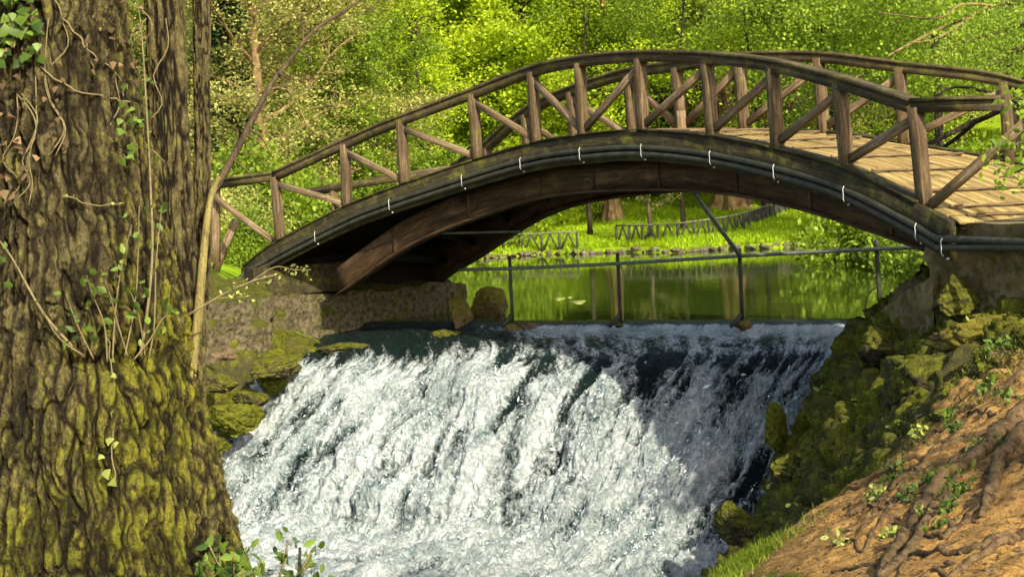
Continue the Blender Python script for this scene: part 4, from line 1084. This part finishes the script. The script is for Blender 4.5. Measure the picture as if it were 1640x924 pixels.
# low fences on the lawn
def low_fence(pix, lb, mat='deadfence', hgt=.52, step=.62):
    pts = np.array([hit(a, b, 30, 90, False) for a, b in pix]); pts = spline(pts, 6)
    L = np.concatenate([[0], np.cumsum(np.linalg.norm(np.diff(pts, axis=0), axis=1))]); n = max(3, int(L[-1] / step))
    s_ = np.linspace(0, L[-1], n + 1); q = np.stack([np.interp(s_, L, pts[:, k]) for k in range(3)], 1)
    root = empty('low_fence', q[n // 2], lb, 'fence'); top = q + (0, 0, hgt)
    m = MB(); m.tube(top, .028, 5); m.build('top_rail', M['greyfence'], root)
    for k in range(n + 1):
        m = MB(); m.tube([q[k] - (0, 0, .1), top[k]], .042, 5); m.build('post', M[mat], root)
    m = MB()
    for k in range(n):
        mid = (q[k] + q[k + 1]) / 2
        m.tube([seg(q[k], q[k+1], .12), seg(top[k], top[k+1], .5) - (0, 0, .02)], .030, 5); m.tube([seg(q[k], q[k+1], .88), seg(top[k], top[k+1], .5) - (0, 0, .02)], .030, 5)
    m.build('braces', M[mat], root)
low_fence([(775, 403), (850, 402), (925, 399)], 'low dark fence of inverted V braces, left length on the lawn')
low_fence([(988, 388), (1060, 387), (1130, 379), (1190, 368), (1240, 350), (1290, 332), (1340, 318)], 'low dark fence of inverted V braces climbing the lawn to the right')
# log fence on the left bank
root = empty('log_fence', P(385, 420, 30), 'pale log fence behind the left end of the bridge', 'fence')
for y in (386, 397):
    m = MB(); m.tube([P(340, y + 2, 30), P(412, y - 1, 30.5)], .025, 6); m.build('rail', M['greyfence'], root)
for x in (350, 378, 404):
    m = MB(); m.tube([P(x, 384, 30.2), P(x + 3, 432, 30.2)], .03, 6); m.build('post', M['greyfence'], root)
m = MB()
for x in (352, 366, 380, 392): m.tube([P(x, 425, 30.2), P(x + 14, 400, 30.3)], .035, 5)
m.build('brace', M['greyfence'], root)
# ------------------------------------------------------------------ big foreground tree
TD = 6.3
def ZT(y, d=TD, x=150): return P(x, y, d)[2]
prof_y = [-700, -300, 0, 150, 300, 430, 560, 590, 623, 733, 859, 924, 1010, 1100]
right_x = [160, 172, 192, 214, 240, 272, 294, 300, 309, 334, 362, 380, 420, 480]
cen_x   = [30, 50, 70, 82, 94, 103, 108, 110, 110, 114, 118, 122, 122, 122]
zs = np.array([ZT(y) for y in prof_y]); rr_ = np.array([(r - c) / F * TD for r, c in zip(right_x, cen_x)]); cx_ = np.array([(c - 820) / F * TD for c in cen_x])
cx_ = cx_ - SR * 0
o_ = np.argsort(zs); zs, rr_, cx_ = zs[o_], rr_[o_], cx_[o_]
NT_, NZ = 1500, 900
zg = np.concatenate([np.linspace(zs[0], .5, 60, endpoint=False), np.linspace(.5, 3.15, NZ), np.linspace(3.18, zs[-1], 120)])
th = np.linspace(0, 2 * np.pi, NT_, endpoint=False)
# most of the ring's vertices go to the side that shows
th = th + .55 * np.sin(th - np.pi / 2 + np.pi) * .0
TH, ZG = np.meshgrid(th, zg)
R0 = np.interp(ZG, zs, rr_); CX = np.interp(ZG, zs, cx_) + .0
# roll of the camera shifts columns; recover true X from pixel at that height
ylist = np.interp(zg, zs, np.array(prof_y)[o_])
CX = np.array([P(c, y, TD)[0] for c, y in zip(np.interp(zg, zs, np.array(cen_x)[o_]), ylist)])[:, None] + 0 * TH
CY = TD + .05
lob = .05 * np.cos(TH * 3 + 1.1) + .035 * np.cos(TH * 5 + .4 + ZG * .3) + .02 * np.cos(TH * 9 + 2)
flare = np.exp(-np.clip(ZG - .2, 0, 9) / .5)
R1 = R0 * (1 + lob * (.6 + flare))
ux, uy = np.cos(TH), np.sin(TH)
bx = pts3(ux * R1, uy * R1, ZG)
wz = fbm(bx * [3, 3, 1.2], 3, 7) * .35
fr = fbm(pts3(ux * R1 * 11 + wz, uy * R1 * 11 + wz, ZG * 1.9), 3, 13, .5)
fr2 = fbm(pts3(ux * R1 * 24 + wz * 3, uy * R1 * 24, ZG * 6.5 + wz * 2), 3, 23, .55)
cross = fbm(pts3(ux * R1 * 9, uy * R1 * 9, ZG * 13), 3, 33)
wv = fbm(bx * 7, 3, 17) * .5
pf1, pf2, prv = worley(pts3(ux * R1 * 21 + wv * 1.6, uy * R1 * 21 + wv * 1.6, ZG * 2.6 + wv), 19)
plates = sstep(0, .38, pf2 - pf1) * (.75 + .5 * (prv - .5))
crk = fbm(pts3(ux * R1 * 34 + wv, uy * R1 * 34, ZG * 20 + wv), 4, 63, .62, True) * .5 + .5
furrow = np.clip(np.abs(fr) * 4.6, 0, 1) ** .7
f2 = np.clip(np.abs(fr2) * 3.0, 0, 1)
hgt = .44 * furrow + .24 * plates + .14 * f2 + .26 * crk * (.4 + .6 * furrow) + .08 * cross
tex = fbm(bx * 60, 2, 43)
RR = R1 + (hgt - .6) * .066 + tex * .006
# ledge of an old healed cut, about half way up on the right
lz = ZT(585); dth = np.angle(np.exp(1j * (TH + 1.05)))
led = np.exp(-(dth / .42) ** 2)
RR += led * (.055 * np.exp(-((ZG - (lz - .14)) / .12) ** 2) - .07 * np.exp(-((ZG - (lz + .04)) / .035) ** 2))
moss = .30 + .26 * sstep(2.3, .8, ZG) * (.7 + .3 * np.cos(TH + .9)) + .03 * np.cos(TH + .3) + .36 * fbm(bx * [2.2, 2.2, 1.3], 4, 53) + .10 * (hgt - .6)
big_root = empty('large_tree', (float(CX[0, 0]), CY, .2), 'huge furrowed mossy trunk filling the left foreground, with side stems', 'tree')
nz = len(zg)
i, j = np.meshgrid(np.arange(nz - 1), np.arange(NT_), indexing='ij')
bq = np.stack([i*NT_+j, i*NT_+(j+1) % NT_, (i+1)*NT_+(j+1) % NT_, (i+1)*NT_+j], -1).reshape(-1, 4)
mesh_from('trunk', pts3(CX + RR * ux, CY + RR * uy, ZG).reshape(-1, 3), bq, M['trunk'], big_root, True, attrs={'furrow': np.minimum(furrow, .25 + .75 * plates) * (.75 + .25 * f2), 'moss': moss})
# side stems rising behind its right shoulder
def bark_tube(name, pix, mat, seed, nth=220, nv=420, depth=.016, mo=.25, parent=big_root, fs=26, lab=None):
    "pix: (px, py, d, radius_px)"
    pix = np.array(pix, float); ys = np.linspace(0, len(pix) - 1, nv)
    cat = spline(pix, nv // (len(pix) - 1)); nv = len(cat)
    c = np.array([P(a, b, d) for a, b, d, r in cat]); r = cat[:, 3] / F * cat[:, 2]
    tg = np.gradient(c, axis=0); tg /= np.linalg.norm(tg, axis=1)[:, None]
    A = np.cross(tg, [0, 1, 0]); A /= np.linalg.norm(A, axis=1)[:, None]; B = np.cross(tg, A)
    t = np.linspace(0, 2 * np.pi, nth, endpoint=False); L = np.concatenate([[0], np.cumsum(np.linalg.norm(np.diff(c, axis=0), axis=1))])
    T_, L_ = np.meshgrid(t, L); Rr = r[:, None] * (1 + .06 * np.cos(2 * T_ + L_ * 3 + seed) + .04 * np.cos(3 * T_ - L_ * 2))
    f = fbm(pts3(np.cos(T_) * r[:, None] * fs, np.sin(T_) * r[:, None] * fs, L_ * fs * .16), 4, seed, .6); h = np.clip(np.abs(f) * 3.2, 0, 1)
    g = fbm(pts3(np.cos(T_) * r[:, None] * 50, np.sin(T_) * r[:, None] * 50, L_ * 28), 3, seed + 5)
    Rr = Rr + (h - .6) * depth + g * depth * .3
    V_ = c[:, None] + Rr[..., None] * (np.cos(T_)[..., None] * A[:, None] + np.sin(T_)[..., None] * B[:, None])
    i, j = np.meshgrid(np.arange(nv - 1), np.arange(nth), indexing='ij')
    q = np.stack([i*nth+j, i*nth+(j+1) % nth, (i+1)*nth+(j+1) % nth, (i+1)*nth+j], -1).reshape(-1, 4)
    return mesh_from(name, V_.reshape(-1, 3), q, mat, parent, True, attrs={'furrow': h, 'moss': mo + .3 * fbm(V_ * 3, 3, seed)})
bark_tube('stem', [(285, 720, 6.32, 46), (288, 600, 6.36, 42), (286, 480, 6.4, 36), (276, 330, 6.45, 32), (268, 150, 6.5, 31), (262, 0, 6.5, 31), (252, -200, 6.55, 30), (235, -600, 6.6, 26)], M['trunk'], 3, mo=.28)
bark_tube('stem', [(316, 560, 6.5, 14), (322, 430, 6.6, 14.5), (324, 260, 6.6, 13.5), (323, 100, 6.6, 13.5), (323, -20, 6.6, 15), (324, -300, 6.6, 14), (330, -700, 6.7, 10)], M['trunk'], 5, nth=90, depth=.008, mo=.12, fs=50)
m = MB()
pale = [(300, 640, 6.25, 12), (308, 580, 6.28, 9), (316, 520, 6.3, 8), (324, 430, 6.33, 7), (332, 350, 6.38, 6), (340, 310, 6.41, 5.6), (352, 284, 6.43, 5.4)]
br = [(341, 308, 6.42, 6.4), (368, 262, 6.45, 6.2), (398, 205, 6.5, 5.4), (432, 140, 6.55, 4.8), (468, 92, 6.6, 3.8), (486, 68, 6.6, 3.4), (515, 40, 6.65, 3), (555, 16, 6.7, 2.8), (600, -20, 6.75, 2.4), (680, -90, 6.8, 2)]
def pixtube(m, pix, sc=1.0, k=7, n=6):
    c = spline(np.array(pix, float), n); c = c[np.r_[True, np.abs(np.diff(c[:, 1])) + np.abs(np.diff(c[:, 0])) > 1e-3]]
    m.tube([P(a, b, d) for a, b, d, r in c], [r / F * d * sc for a, b, d, r in c], k, rough=.12)
pixtube(m, pale); m.build('stem', m_bark('pale sunlit young bark', (.12, .095, .035), (.30, .25, .085), 22), big_root, True)
m = MB(); pixtube(m, br)
for tw in ([(478, 80, 6.6, 2.4), (494, 92, 6.58, 2), (496, 104, 6.58, 1.4)], [(398, 205, 6.5, 2), (420, 222, 6.45, 1.5), (432, 246, 6.4, 1)], [(446, 118, 6.56, 1.8), (470, 128, 6.5, 1.2), (505, 126, 6.5, .8)],
           [(372, 256, 6.45, 1.8), (392, 270, 6.4, 1.2), (412, 292, 6.4, .8)], [(486, 68, 6.6, 1.8), (484, 40, 6.6, 1.3), (470, 18, 6.6, .9)]):
    pixtube(m, tw)
m.build('branch', m_bark('dark young branch bark', (.045, .032, .02), (.15, .115, .06), 26), big_root, True)

# young shoots growing from the healed cut
def leafset(m_list, pts, size, rs, droop=.3, shape='oval'):
    "pointed oval leaves, each folded along its midrib"
    n = len(pts); ax = rs.normal(size=(n, 3)); ax[:, 2] -= droop; ax[:, 1] -= .5; ax /= np.linalg.norm(ax, axis=1)[:, None]
    nb = np.cross(ax, rs.normal(size=(n, 3)) * .5 + [0, -1, .4]); nb /= np.linalg.norm(nb, axis=1)[:, None]; nm = np.cross(ax, nb)
    s = (size * rs.uniform(.6, 1.25, n))[:, None]
    if shape == 'ivy': P_ = [(0, 0, 0), (.15, .5, .08), (.45, .34, .04), (1, 0, -.05), (.45, -.34, .04), (.15, -.5, .08)]
    else: P_ = [(0, 0, 0), (.3, .26, .06), (.68, .2, .04), (1, 0, -.08), (.68, -.2, .04), (.3, -.26, .06)]
    V_ = np.stack([pts + ax * s * a + nb * s * b + nm * s * c for a, b, c in P_], 1).reshape(-1, 3)
    i = np.arange(n)[:, None] * 6
    return V_, np.concatenate([i + np.array([[0, 1, 2, 3]]), i + np.array([[0, 3, 4, 5]])])
rs = np.random.RandomState(31)
def TS(px, py, lift=.02):
    "point on the face of the big trunk under a pixel"
    z = P(px, py, 5.8)[2]; c = np.interp(z, zs, np.array(cx_)); r = np.interp(z, zs, rr_)
    for d in np.arange(5.2, 6.5, .01):
        p = P(px, py, d)
        cc = np.interp(p[2], zs, cx_); rr = np.interp(p[2], zs, rr_) + lift
        if (p[0] - cc) ** 2 + (p[1] - CY) ** 2 < rr * rr: return p
    return P(px, py, 6.3)
shoots = [[(172, 580), (168, 520), (150, 470), (142, 440)], [(180, 575), (186, 500), (196, 430), (214, 360)], [(200, 570), (215, 500), (222, 440), (226, 330)],
          [(225, 570), (238, 490), (246, 400), (244, 300), (240, 200), (232, 60), (225, 0)], [(238, 575), (248, 520), (252, 420), (262, 330)], [(120, 560), (70, 500), (20, 410), (-10, 370)], [(135, 570), (95, 540), (66, 488)],
          [(205, 572), (190, 520), (178, 470), (165, 430)], [(215, 575), (240, 545), (262, 510), (278, 500)], [(150, 575), (125, 520), (108, 470)], [(232, 570), (226, 520), (212, 470), (190, 440)]]
sm = MB(); lp = []
for k, s_ in enumerate(shoots):
    c = np.array([TS(a, b, .035 + .03 * i_) - np.array([0, .01 * i_, 0]) for i_, (a, b) in enumerate(s_)]); c = spline(c, 8)
    sm.tube(c, np.linspace(.007, .0025, len(c)) * (1.0 if k in (3, 5) else .6), 6, rough=.1)
    for _ in range(7):
        q = c[rs.randint(len(c) // 3, len(c))]; lp.append(q + rs.normal(size=3) * .02)
sroot = empty('tree_shoots', TS(200, 575), 'cluster of thin young shoots sprouting from the cut on the large trunk', 'shoots')
sm.build('stems', M['vine'], sroot, True)
lp = np.vstack([np.array(lp), [TS(a, b, .06) + rs.normal(size=3) * .02 for a, b in ((140, 480), (150, 500), (165, 455), (130, 515), (190, 455), (205, 480), (150, 530), (170, 500), (160, 520), (245, 470), (120, 500))]])
v, f = leafset(None, lp, .042, rs); mesh_from('leaves', v, f, M['l_ivy'], sroot)
# pale vines over the upper bark
def vine(pts, r, lb, leaves=0, lsize=.03, mat='l_pale', name='vine', lmat=None):
    root = empty(name, TS(*pts[0]), lb, 'vine')
    c = spline(np.array([TS(a, b, .03) for a, b in pts]), 10); c = c + fbm(c * 22, 2, int(pts[0][0]))[:, None] * .012
    m = MB(); m.tube(c, r, 6); m.build('stem', M['vine'], root, True)
    if leaves:
        q = c[rs.randint(0, len(c), leaves)] + rs.normal(size=(leaves, 3)) * .014
        v, f = leafset(None, q, lsize, rs, shape='ivy'); mesh_from('leaves', v, f, M[mat], root)
vine([(88, 0), (110, 45), (150, 85), (185, 120), (208, 150), (228, 185)], .004, 'thin pale vine slanting down the upper right of the large trunk')
vine([(64, 108), (90, 128), (140, 150), (190, 160), (218, 170)], .004, 'thin vine crossing the upper trunk almost level')
vine([(105, 312), (140, 326), (190, 330)], .003, 'short twig across the middle of the trunk', 6, .02)
vine([(172, 540), (180, 600), (182, 660), (180, 720), (184, 772)], .0028, 'hanging strand of pale ivy leaves below the cut on the trunk')
lf = np.array([TS(a, b, .05) for a, b in ((183, 575), (186, 600), (180, 662), (176, 700), (186, 706), (165, 728), (168, 752), (186, 770))])
v, f = leafset(None, lf, .042, rs, .6, 'ivy')
o = mesh_from('ivy_leaves', v, f, M['l_pale']); tag(o, 'pale yellow ivy leaves hanging on the strand below the cut', 'leaves')
# ivy at the top left of the trunk
def ivy(n, box, size, mat, lb, lift=.07):
    q = np.array([TS(rs.uniform(box[0], box[2]), rs.uniform(box[1], box[3]), lift + rs.uniform(-.02, .04)) for _ in range(n)])
    v, f = leafset(None, q, size, rs, .8, 'ivy'); root = empty('ivy', q[0], lb, 'ivy')
    mesh_from('leaves', v, f, M[mat], root)
    m = MB()
    for _ in range(3):
        x0 = rs.uniform(box[0], box[2]); c = np.array([TS(x0 + rs.uniform(-22, 22), y, .02) for y in np.linspace(box[1] - 30, box[3], 6)]); m.tube(spline(c, 4), .003, 5)
    m.build('stem', M['vine'], root)
ivy(120, (-40, -60, 62, 100), .052, 'l_ivy', 'green ivy leaves hanging over the top left of the large trunk')
ivy(30, (-10, 60, 110, 250), .030, 'l_dead', 'withered brown ivy leaves below the green ivy')
ivy(26, (140, 0, 235, 110), .030, 'l_dead', 'withered brown ivy leaves on the upper right of the large trunk')
ivy(26, (190, 60, 250, 260), .036, 'l_ivy', 'few small green ivy leaves between the trunk and its side stem')
ivy(22, (-20, 180, 40, 330), .035, 'l_dead', 'brown leaves and ivy stems low on the far left of the trunk')

# ------------------------------------------------------------------ small plants near the camera
def leafy_plant(base, h, n, size, mat, lb, name='leafy_plant', seed=0, spread=.5, group=None):
    rs2 = np.random.RandomState(seed); root = empty(name, base, lb, 'plant', group); m = MB(); L = []
    for k in range(n):
        d = np.array([rs2.normal() * spread, rs2.normal() * spread, 1.0]); c = [np.array(base, float) - (0, 0, .03)]
        for s_ in range(4): d = d + rs2.normal(size=3) * .2; d[2] = abs(d[2]); c.append(c[-1] + d / np.linalg.norm(d) * h * rs2.uniform(.7, 1.2) / 4)
        c = np.array(c); m.tube(c, max(.0015, h * .012), 4)
        for s_ in range(2, 5):
            for _ in range(3): L.append(c[s_] + rs2.normal(size=3) * size * .35)
    m.build('stem', M['vine'], root); v, f = leafset(None, np.array(L), size, rs2, .1); mesh_from('leaves', v, f, M[mat], root); return root
for k, (px, y0, d, h, n) in enumerate(((392, 985, 6.2, .38, 9), (425, 985, 6.3, .40, 9), (372, 960, 6.0, .28, 6), (458, 975, 6.3, .20, 4))):
    leafy_plant(P(px, y0, d), h, n, .055, 'l_ivy', ['leafy green plant just right of the trunk foot', 'tallest leafy plant at the bottom edge right of the trunk', 'low leafy plant touching the trunk foot', 'small leafy plant beside the cut twig'][k], seed=40 + k)
m = MB(); m.tube([P(481, 990, 6.2), P(480, 930, 6.2), P(480, 876, 6.2)], [.009, .008, .006], 6, rough=.1)
tag(m.build('twig', M['barkdark']), 'short dark cut twig standing at the bottom edge', 'twig')
seedp = 0
ppos = [(1408,528),(1482,560),(1580,625),(1425,648),(1520,675),(1530,690),(1400,800),(1430,770),(1455,800),(1480,830),(1495,775),(1520,800),(1560,720),(1590,715),(1470,860),(1430,860),(1515,815),(1540,790),(1440,745),(1500,845),(1600,560),(1560,540),(1330,640),(1380,615),(1255,790),(1240,815),(1285,825),(1350,870),(1620,640),(1450,690),(1475,700),(1510,765),(1535,760)]
for k, (px, py) in enumerate(ppos):
    b = hit(px, py)
    h = b[1] * .0105 if k > 5 else b[1] * .009
    leafy_plant(b, h, 5, h * .5, 'l_ivy' if k % 3 else 'l_pale', 'small leafy seedling growing on the right bank', 'seedling', seed=500 + k, spread=.9, group='small seedlings on the right bank')
# curled dry reed by the last railing post
m = MB(); m.tube(spline([P(1385, 505, 20.9), P(1388, 480, 20.9), P(1396, 465, 20.9), P(1405, 461, 20.9)], 6), .012, 5)
tag(m.build('reed', M['vine']), 'single pale curved reed beside the last railing upright', 'reed')

# roots over the soil slope
def root_tube(pix, r0, r1, lb, seed=0, lift=.3, k=9):
    c = []
    for i_, (a, b) in enumerate(pix):
        h = hit(a, b); c.append(h)
    c = spline(np.array(c), 9); n = len(c); rad = np.linspace(r0, r1, n)
    c = c + (fbm(c * 5 + seed, 3, seed)[:, None] * .03 * np.array([1, 1, .3]))
    c[:, 2] = ground(c[:, 0], c[:, 1]) + rad * lift
    m = MB(); m.tube(c, rad, k, rough=.35, seed=seed); o = m.build('root', M['root'], None, True); tag(o, lb, 'root', 'tree roots laid bare on the soil slope')
root_tube([(1700,640),(1640,665),(1590,715),(1540,755),(1500,790),(1470,830),(1445,870),(1420,905),(1400,960)], .065, .022, 'thickest exposed root running down the soil slope from the right edge', 1, .5, 14)
root_tube([(1640,690),(1600,740),(1585,790),(1575,830)], .05, .02, 'dark root turning down below the thickest root', 2, .5, 12)
root_tube([(1560,730),(1500,745),(1450,770),(1400,800),(1350,830)], .03, .010, 'thin root leading left toward the waterfall foot', 3)
root_tube([(1590,690),(1520,715),(1460,735),(1400,770),(1330,800)], .028, .010, 'thin root just below the brown rock', 4)
root_tube([(1520,800),(1480,850),(1440,900),(1400,940)], .04, .02, 'root branching beside the thickest root', 5)
root_tube([(1640,600),(1590,630),(1545,660),(1500,690)], .03, .012, 'thin root above the small brown stone', 6)
root_tube([(1700,830),(1640,860),(1560,880),(1480,890),(1400,905),(1330,920)], .028, .010, 'long low root near the bottom right corner', 7)
root_tube([(1540,760),(1490,790),(1440,800),(1400,830),(1360,860)], .022, .008, 'thin root crossing the seedlings', 8)
root_tube([(1480,700),(1440,720),(1420,745),(1360,770)], .018, .007, 'thin root at the upper edge of the soil slope', 9)
rsr = np.random.RandomState(44)
for k, (x0, y0, L_) in enumerate(((1600,660,210),(1610,700,240),(1560,700,180),(1520,735,170),(1630,740,200),(1500,770,150),(1590,800,190),(1540,840,170),(1620,870,220),(1470,760,120),(1570,640,130),(1440,830,110))):
    pl = [(x0 - L_ * t + rsr.normal() * 6, y0 + L_ * (.52 + .12 * rsr.normal()) * t + rsr.normal() * 5) for t in np.linspace(0, 1, 6)]
    root_tube(pl, .014 + .008 * rsr.uniform(), .004, 'thin root running down the soil slope among several like it', 60 + k)
# root base at the right edge
o = rock('gnarled_stump', hit(1655, 745) + (.12, .1, -.05), (.2, .3, .17), M['root'], 77, .3); tag(o, 'gnarled dark stump at the right edge above the roots', 'stump')

# grass tufts and leaf litter
def blades(base, h, w, name, mat, rs, lean=.35):
    n = len(base); a = rs.uniform(0, 6.283, n); side = np.stack([np.cos(a), np.sin(a), 0 * a], 1)
    ln = rs.normal(size=(n, 3)) * lean; ln[:, 2] = 1; ln /= np.linalg.norm(ln, axis=1)[:, None]
    h = (h * rs.uniform(.5, 1.3, n))[:, None]; dr = rs.normal(size=(n, 3)) * .35; dr[:, 2] = -.15
    mid = base + ln * h * .55; tip = base + (ln + dr * .5) * h
    v = np.stack([base - side * w, base + side * w, mid + side * w * .7, mid - side * w * .7, tip], 1).reshape(-1, 3)
    i = np.arange(n)[:, None] * 5
    return mesh_from(name, v, [i + np.array([[0, 1, 2, 3]]), i + np.array([[3, 2, 4]])], mat)
rs = np.random.RandomState(12)
B = []
for _ in range(620):
    px = 1150 + abs(rs.normal()) * 50; py = 924 - (px - 1150) * .68 + rs.normal() * 9 + 8
    h = hit(px, py, 8, 18); B.append(h)
B = np.array(B); B = np.repeat(B, 5, 0) + rs.normal(size=(len(B) * 5, 3)) * [.05, .05, 0]; B[:, 2] = ground(B[:, 0], B[:, 1]) - .01
tag(blades(B, .075, .003, 'grass', M['grassnear'], rs), 'bright grass at the foot of the soil slope', 'grass', kind='stuff')
n = 150000
x = rs.uniform(-8, 22, n); y = shore_y(x) + .2 + rs.uniform(0, 1, n) ** 1.3 * 30
gz_ = ground(x, y); keep = fbm(pts3(x, y, 0) * .7, 3, 3) > -.35
bb = np.stack([x, y, gz_], 1)[keep]
tag(blades(bb, .16, .014, 'grass', M['grassblade'], rs), 'bright lawn grass on the far bank of the pond', 'grass', kind='stuff')
# ferny moss and litter on the banks
n = 70000
px = rs.uniform(1.5, 7.5, n); py = rs.uniform(10.5, 19.5, n); keep = rs.uniform(size=n) < sstep(-.2, .4, fbm(pts3(px, py, 0) * 1.4, 3, 4)) * sstep(10.5, 12.5, py)
bb = np.stack([px, py, ground(px, py)], 1)[keep]
bb[:, 2] += .02
tag(blades(bb, .045, .007, 'moss', M['l_moss'], rs, .9), 'short moss and weeds on the right rocky bank', 'moss', kind='stuff')
n = 22000
px = rs.uniform(-7.5, -2.8, n); py = rs.uniform(20.2, 24.2, n)
bb = np.stack([px, py, ground(px, py)], 1)
tag(blades(bb, .06, .006, 'moss', M['l_moss'], rs, .8), 'bright moss and weeds on the left bank', 'moss', kind='stuff')
n = 11000
px = rs.uniform(.9, 5.5, n); py = rs.uniform(4.5, 14.5, n); pos = np.stack([px, py, ground(px, py) + .006], 1)
a = rs.normal(size=(n, 3)) * [1, 1, .25]; a /= np.linalg.norm(a, axis=1)[:, None]; b = np.cross(a, [0, 0, 1.0] + rs.normal(size=(n, 3)) * .3); b /= np.linalg.norm(b, axis=1)[:, None]
s_ = rs.uniform(.004, .018, n)[:, None]
q = np.stack([pos - a * s_, pos + b * s_ * .5, pos + a * s_, pos - b * s_ * .5], 1).reshape(-1, 3)
tag(mesh_from('leaf_litter', q, np.arange(n * 4).reshape(-1, 4), M['l_dead']), 'dry leaf litter and twigs on the soil slope', 'litter', kind='stuff')

n = 1600
px = rs.uniform(.9, 5.5, n); py = rs.uniform(5, 13.5, n); pos = np.stack([px, py, ground(px, py) + .012], 1)
tag(blades(pos, .07, .0022, 'twig_litter', M['l_dead'], rs, 6.0), 'thin dry twigs and stalks strewn on the soil slope', 'litter', kind='stuff')
# ------------------------------------------------------------------ branches reaching in from the right
def reaching_branch(name, lines, lb, mat, leaves=0, lsize=.05, lm='l_green', spread=.12, start=.3):
    root = empty(name, P(*lines[0][0][:3]), lb, 'branch'); m = MB(); cs = []
    for ln in lines:
        pixtube(m, ln, 1.0, 6, 6); c = spline(np.array(ln, float), 6); cs.append(np.array([P(a, b, d) for a, b, d, r in c])[int(len(c) * start):])
    m.build('wood', M[mat], root, True)
    if leaves:
        T = np.vstack(cs); q = T[rs.randint(0, len(T), leaves)] + rs.normal(size=(leaves, 3)) * spread
        v, f = leafset(None, q, lsize, rs, .2); mesh_from('leaves', v, f, M[lm], root)
reaching_branch('leafy_branch', [[(1680, 230, 13.6, 3), (1640, 228, 13.7, 2.5), (1600, 246, 13.8, 1.5)], [(1680, 200, 13.6, 3), (1645, 165, 13.7, 2), (1622, 152, 13.7, 1.2)], [(1670, 250, 13.6, 2.5), (1630, 275, 13.7, 1.5), (1600, 285, 13.8, 1)]],
    'bright leafy twigs reaching in from the right in front of the handrail', 'stem', 220, .085, 'l_green', .10, .2)
reaching_branch('bare_branch', [[(1700, 120, 24, 6), (1600, 178, 24.5, 5), (1550, 200, 25, 5), (1500, 225, 25, 4), (1460, 240, 25, 3)], [(1640, 170, 24, 4), (1590, 150, 24.5, 3), (1530, 140, 25, 2.5), (1490, 160, 25, 2)],
    [(1560, 198, 25, 4), (1520, 230, 25.5, 3), (1490, 240, 26, 2), (1400, 215, 26, 1.4)]], 'bare dark curving branch behind the right end of the far handrail', 'barkdark')
reaching_branch('bare_branch', [[(1700, -20, 30, 5), (1600, 10, 31, 4), (1520, 40, 32, 3), (1440, 80, 32, 2), (1420, 92, 32, 1.2)], [(1600, 10, 31, 3), (1540, 8, 31, 2.2), (1500, 30, 31, 1.6), (1400, 20, 32, 1)], [(1560, 25, 31, 2.5), (1500, 62, 31, 1.8), (1450, 70, 31, 1)]],
    'pale bare branches above the right end of the bridge', 'barkwarm')
reaching_branch('leafy_branch', [[(1720, 10, 22, 5), (1640, 40, 23, 3.5), (1570, 60, 23, 2), (1520, 75, 23, 1)], [(1720, 60, 22, 4), (1640, 80, 23, 3), (1580, 95, 23, 1.5)], [(1720, -10, 22, 4), (1640, 5, 23, 3), (1600, 20, 23, 1.5)], [(1720, 60, 21, 4), (1660, 70, 22, 3), (1620, 80, 22, 1.5)]],
    'bright leafy branch over the top right end of the handrail', 'stem', 4200, .065, 'l_green', .32, .1)
reaching_branch('bare_branch', [[(1400, 330, 40, 2.2), (1360, 352, 40, 2.5), (1335, 385, 40, 3), (1310, 402, 40, 3)]], 'thin dead branch rising from the far shore at the right of the arch', 'barkdark')
reaching_branch('bare_twigs', [[(300, 505, 6.1, 2.4), (360, 470, 6.1, 1.8), (400, 452, 6.1, 1.6), (440, 440, 6.1, 1.1)], [(345, 478, 6.1, 1.4), (380, 476, 6.1, 1), (402, 474, 6.1, .8)], [(400, 452, 6.1, 1.2), (440, 428, 6.1, 1), (470, 432, 6.1, .8), (498, 432, 6.1, .7)]],
    'pale twig with tiny leaves reaching right from the large trunk toward the abutment', 'vine', 46, .022, 'l_pale', .018, .4)
# floating leaves on the pond
for k, (px, py, w, h) in enumerate(((925, 483, .30, .5), (895, 478, .22, .4), (912, 476, .10, .2))):
    c = PZ(px, py, .006); t = np.linspace(0, 2 * np.pi, 14, endpoint=False)
    r = 1 + .2 * np.sin(3 * t + k); v = np.stack([c[0] + w * .5 * r * np.cos(t), c[1] + h * r * np.sin(t), 0 * t + .006], 1); v = np.vstack([v, v - (0, 0, .004)])
    n_ = 14; mm = MB(); mm.add(np.vstack([v, [[c[0], c[1], .012]], ]), [(i_, (i_ + 1) % n_, n_ + (i_ + 1) % n_, n_ + i_) for i_ in range(n_)], [(28, (i_ + 1) % n_, i_) for i_ in range(n_)])
    tag(mm.build('floating_scum', M['l_pale']), ['largest pale patch floating on the pond', 'middle sized pale patch floating on the pond', 'smallest pale patch floating on the pond'][k], 'patch')
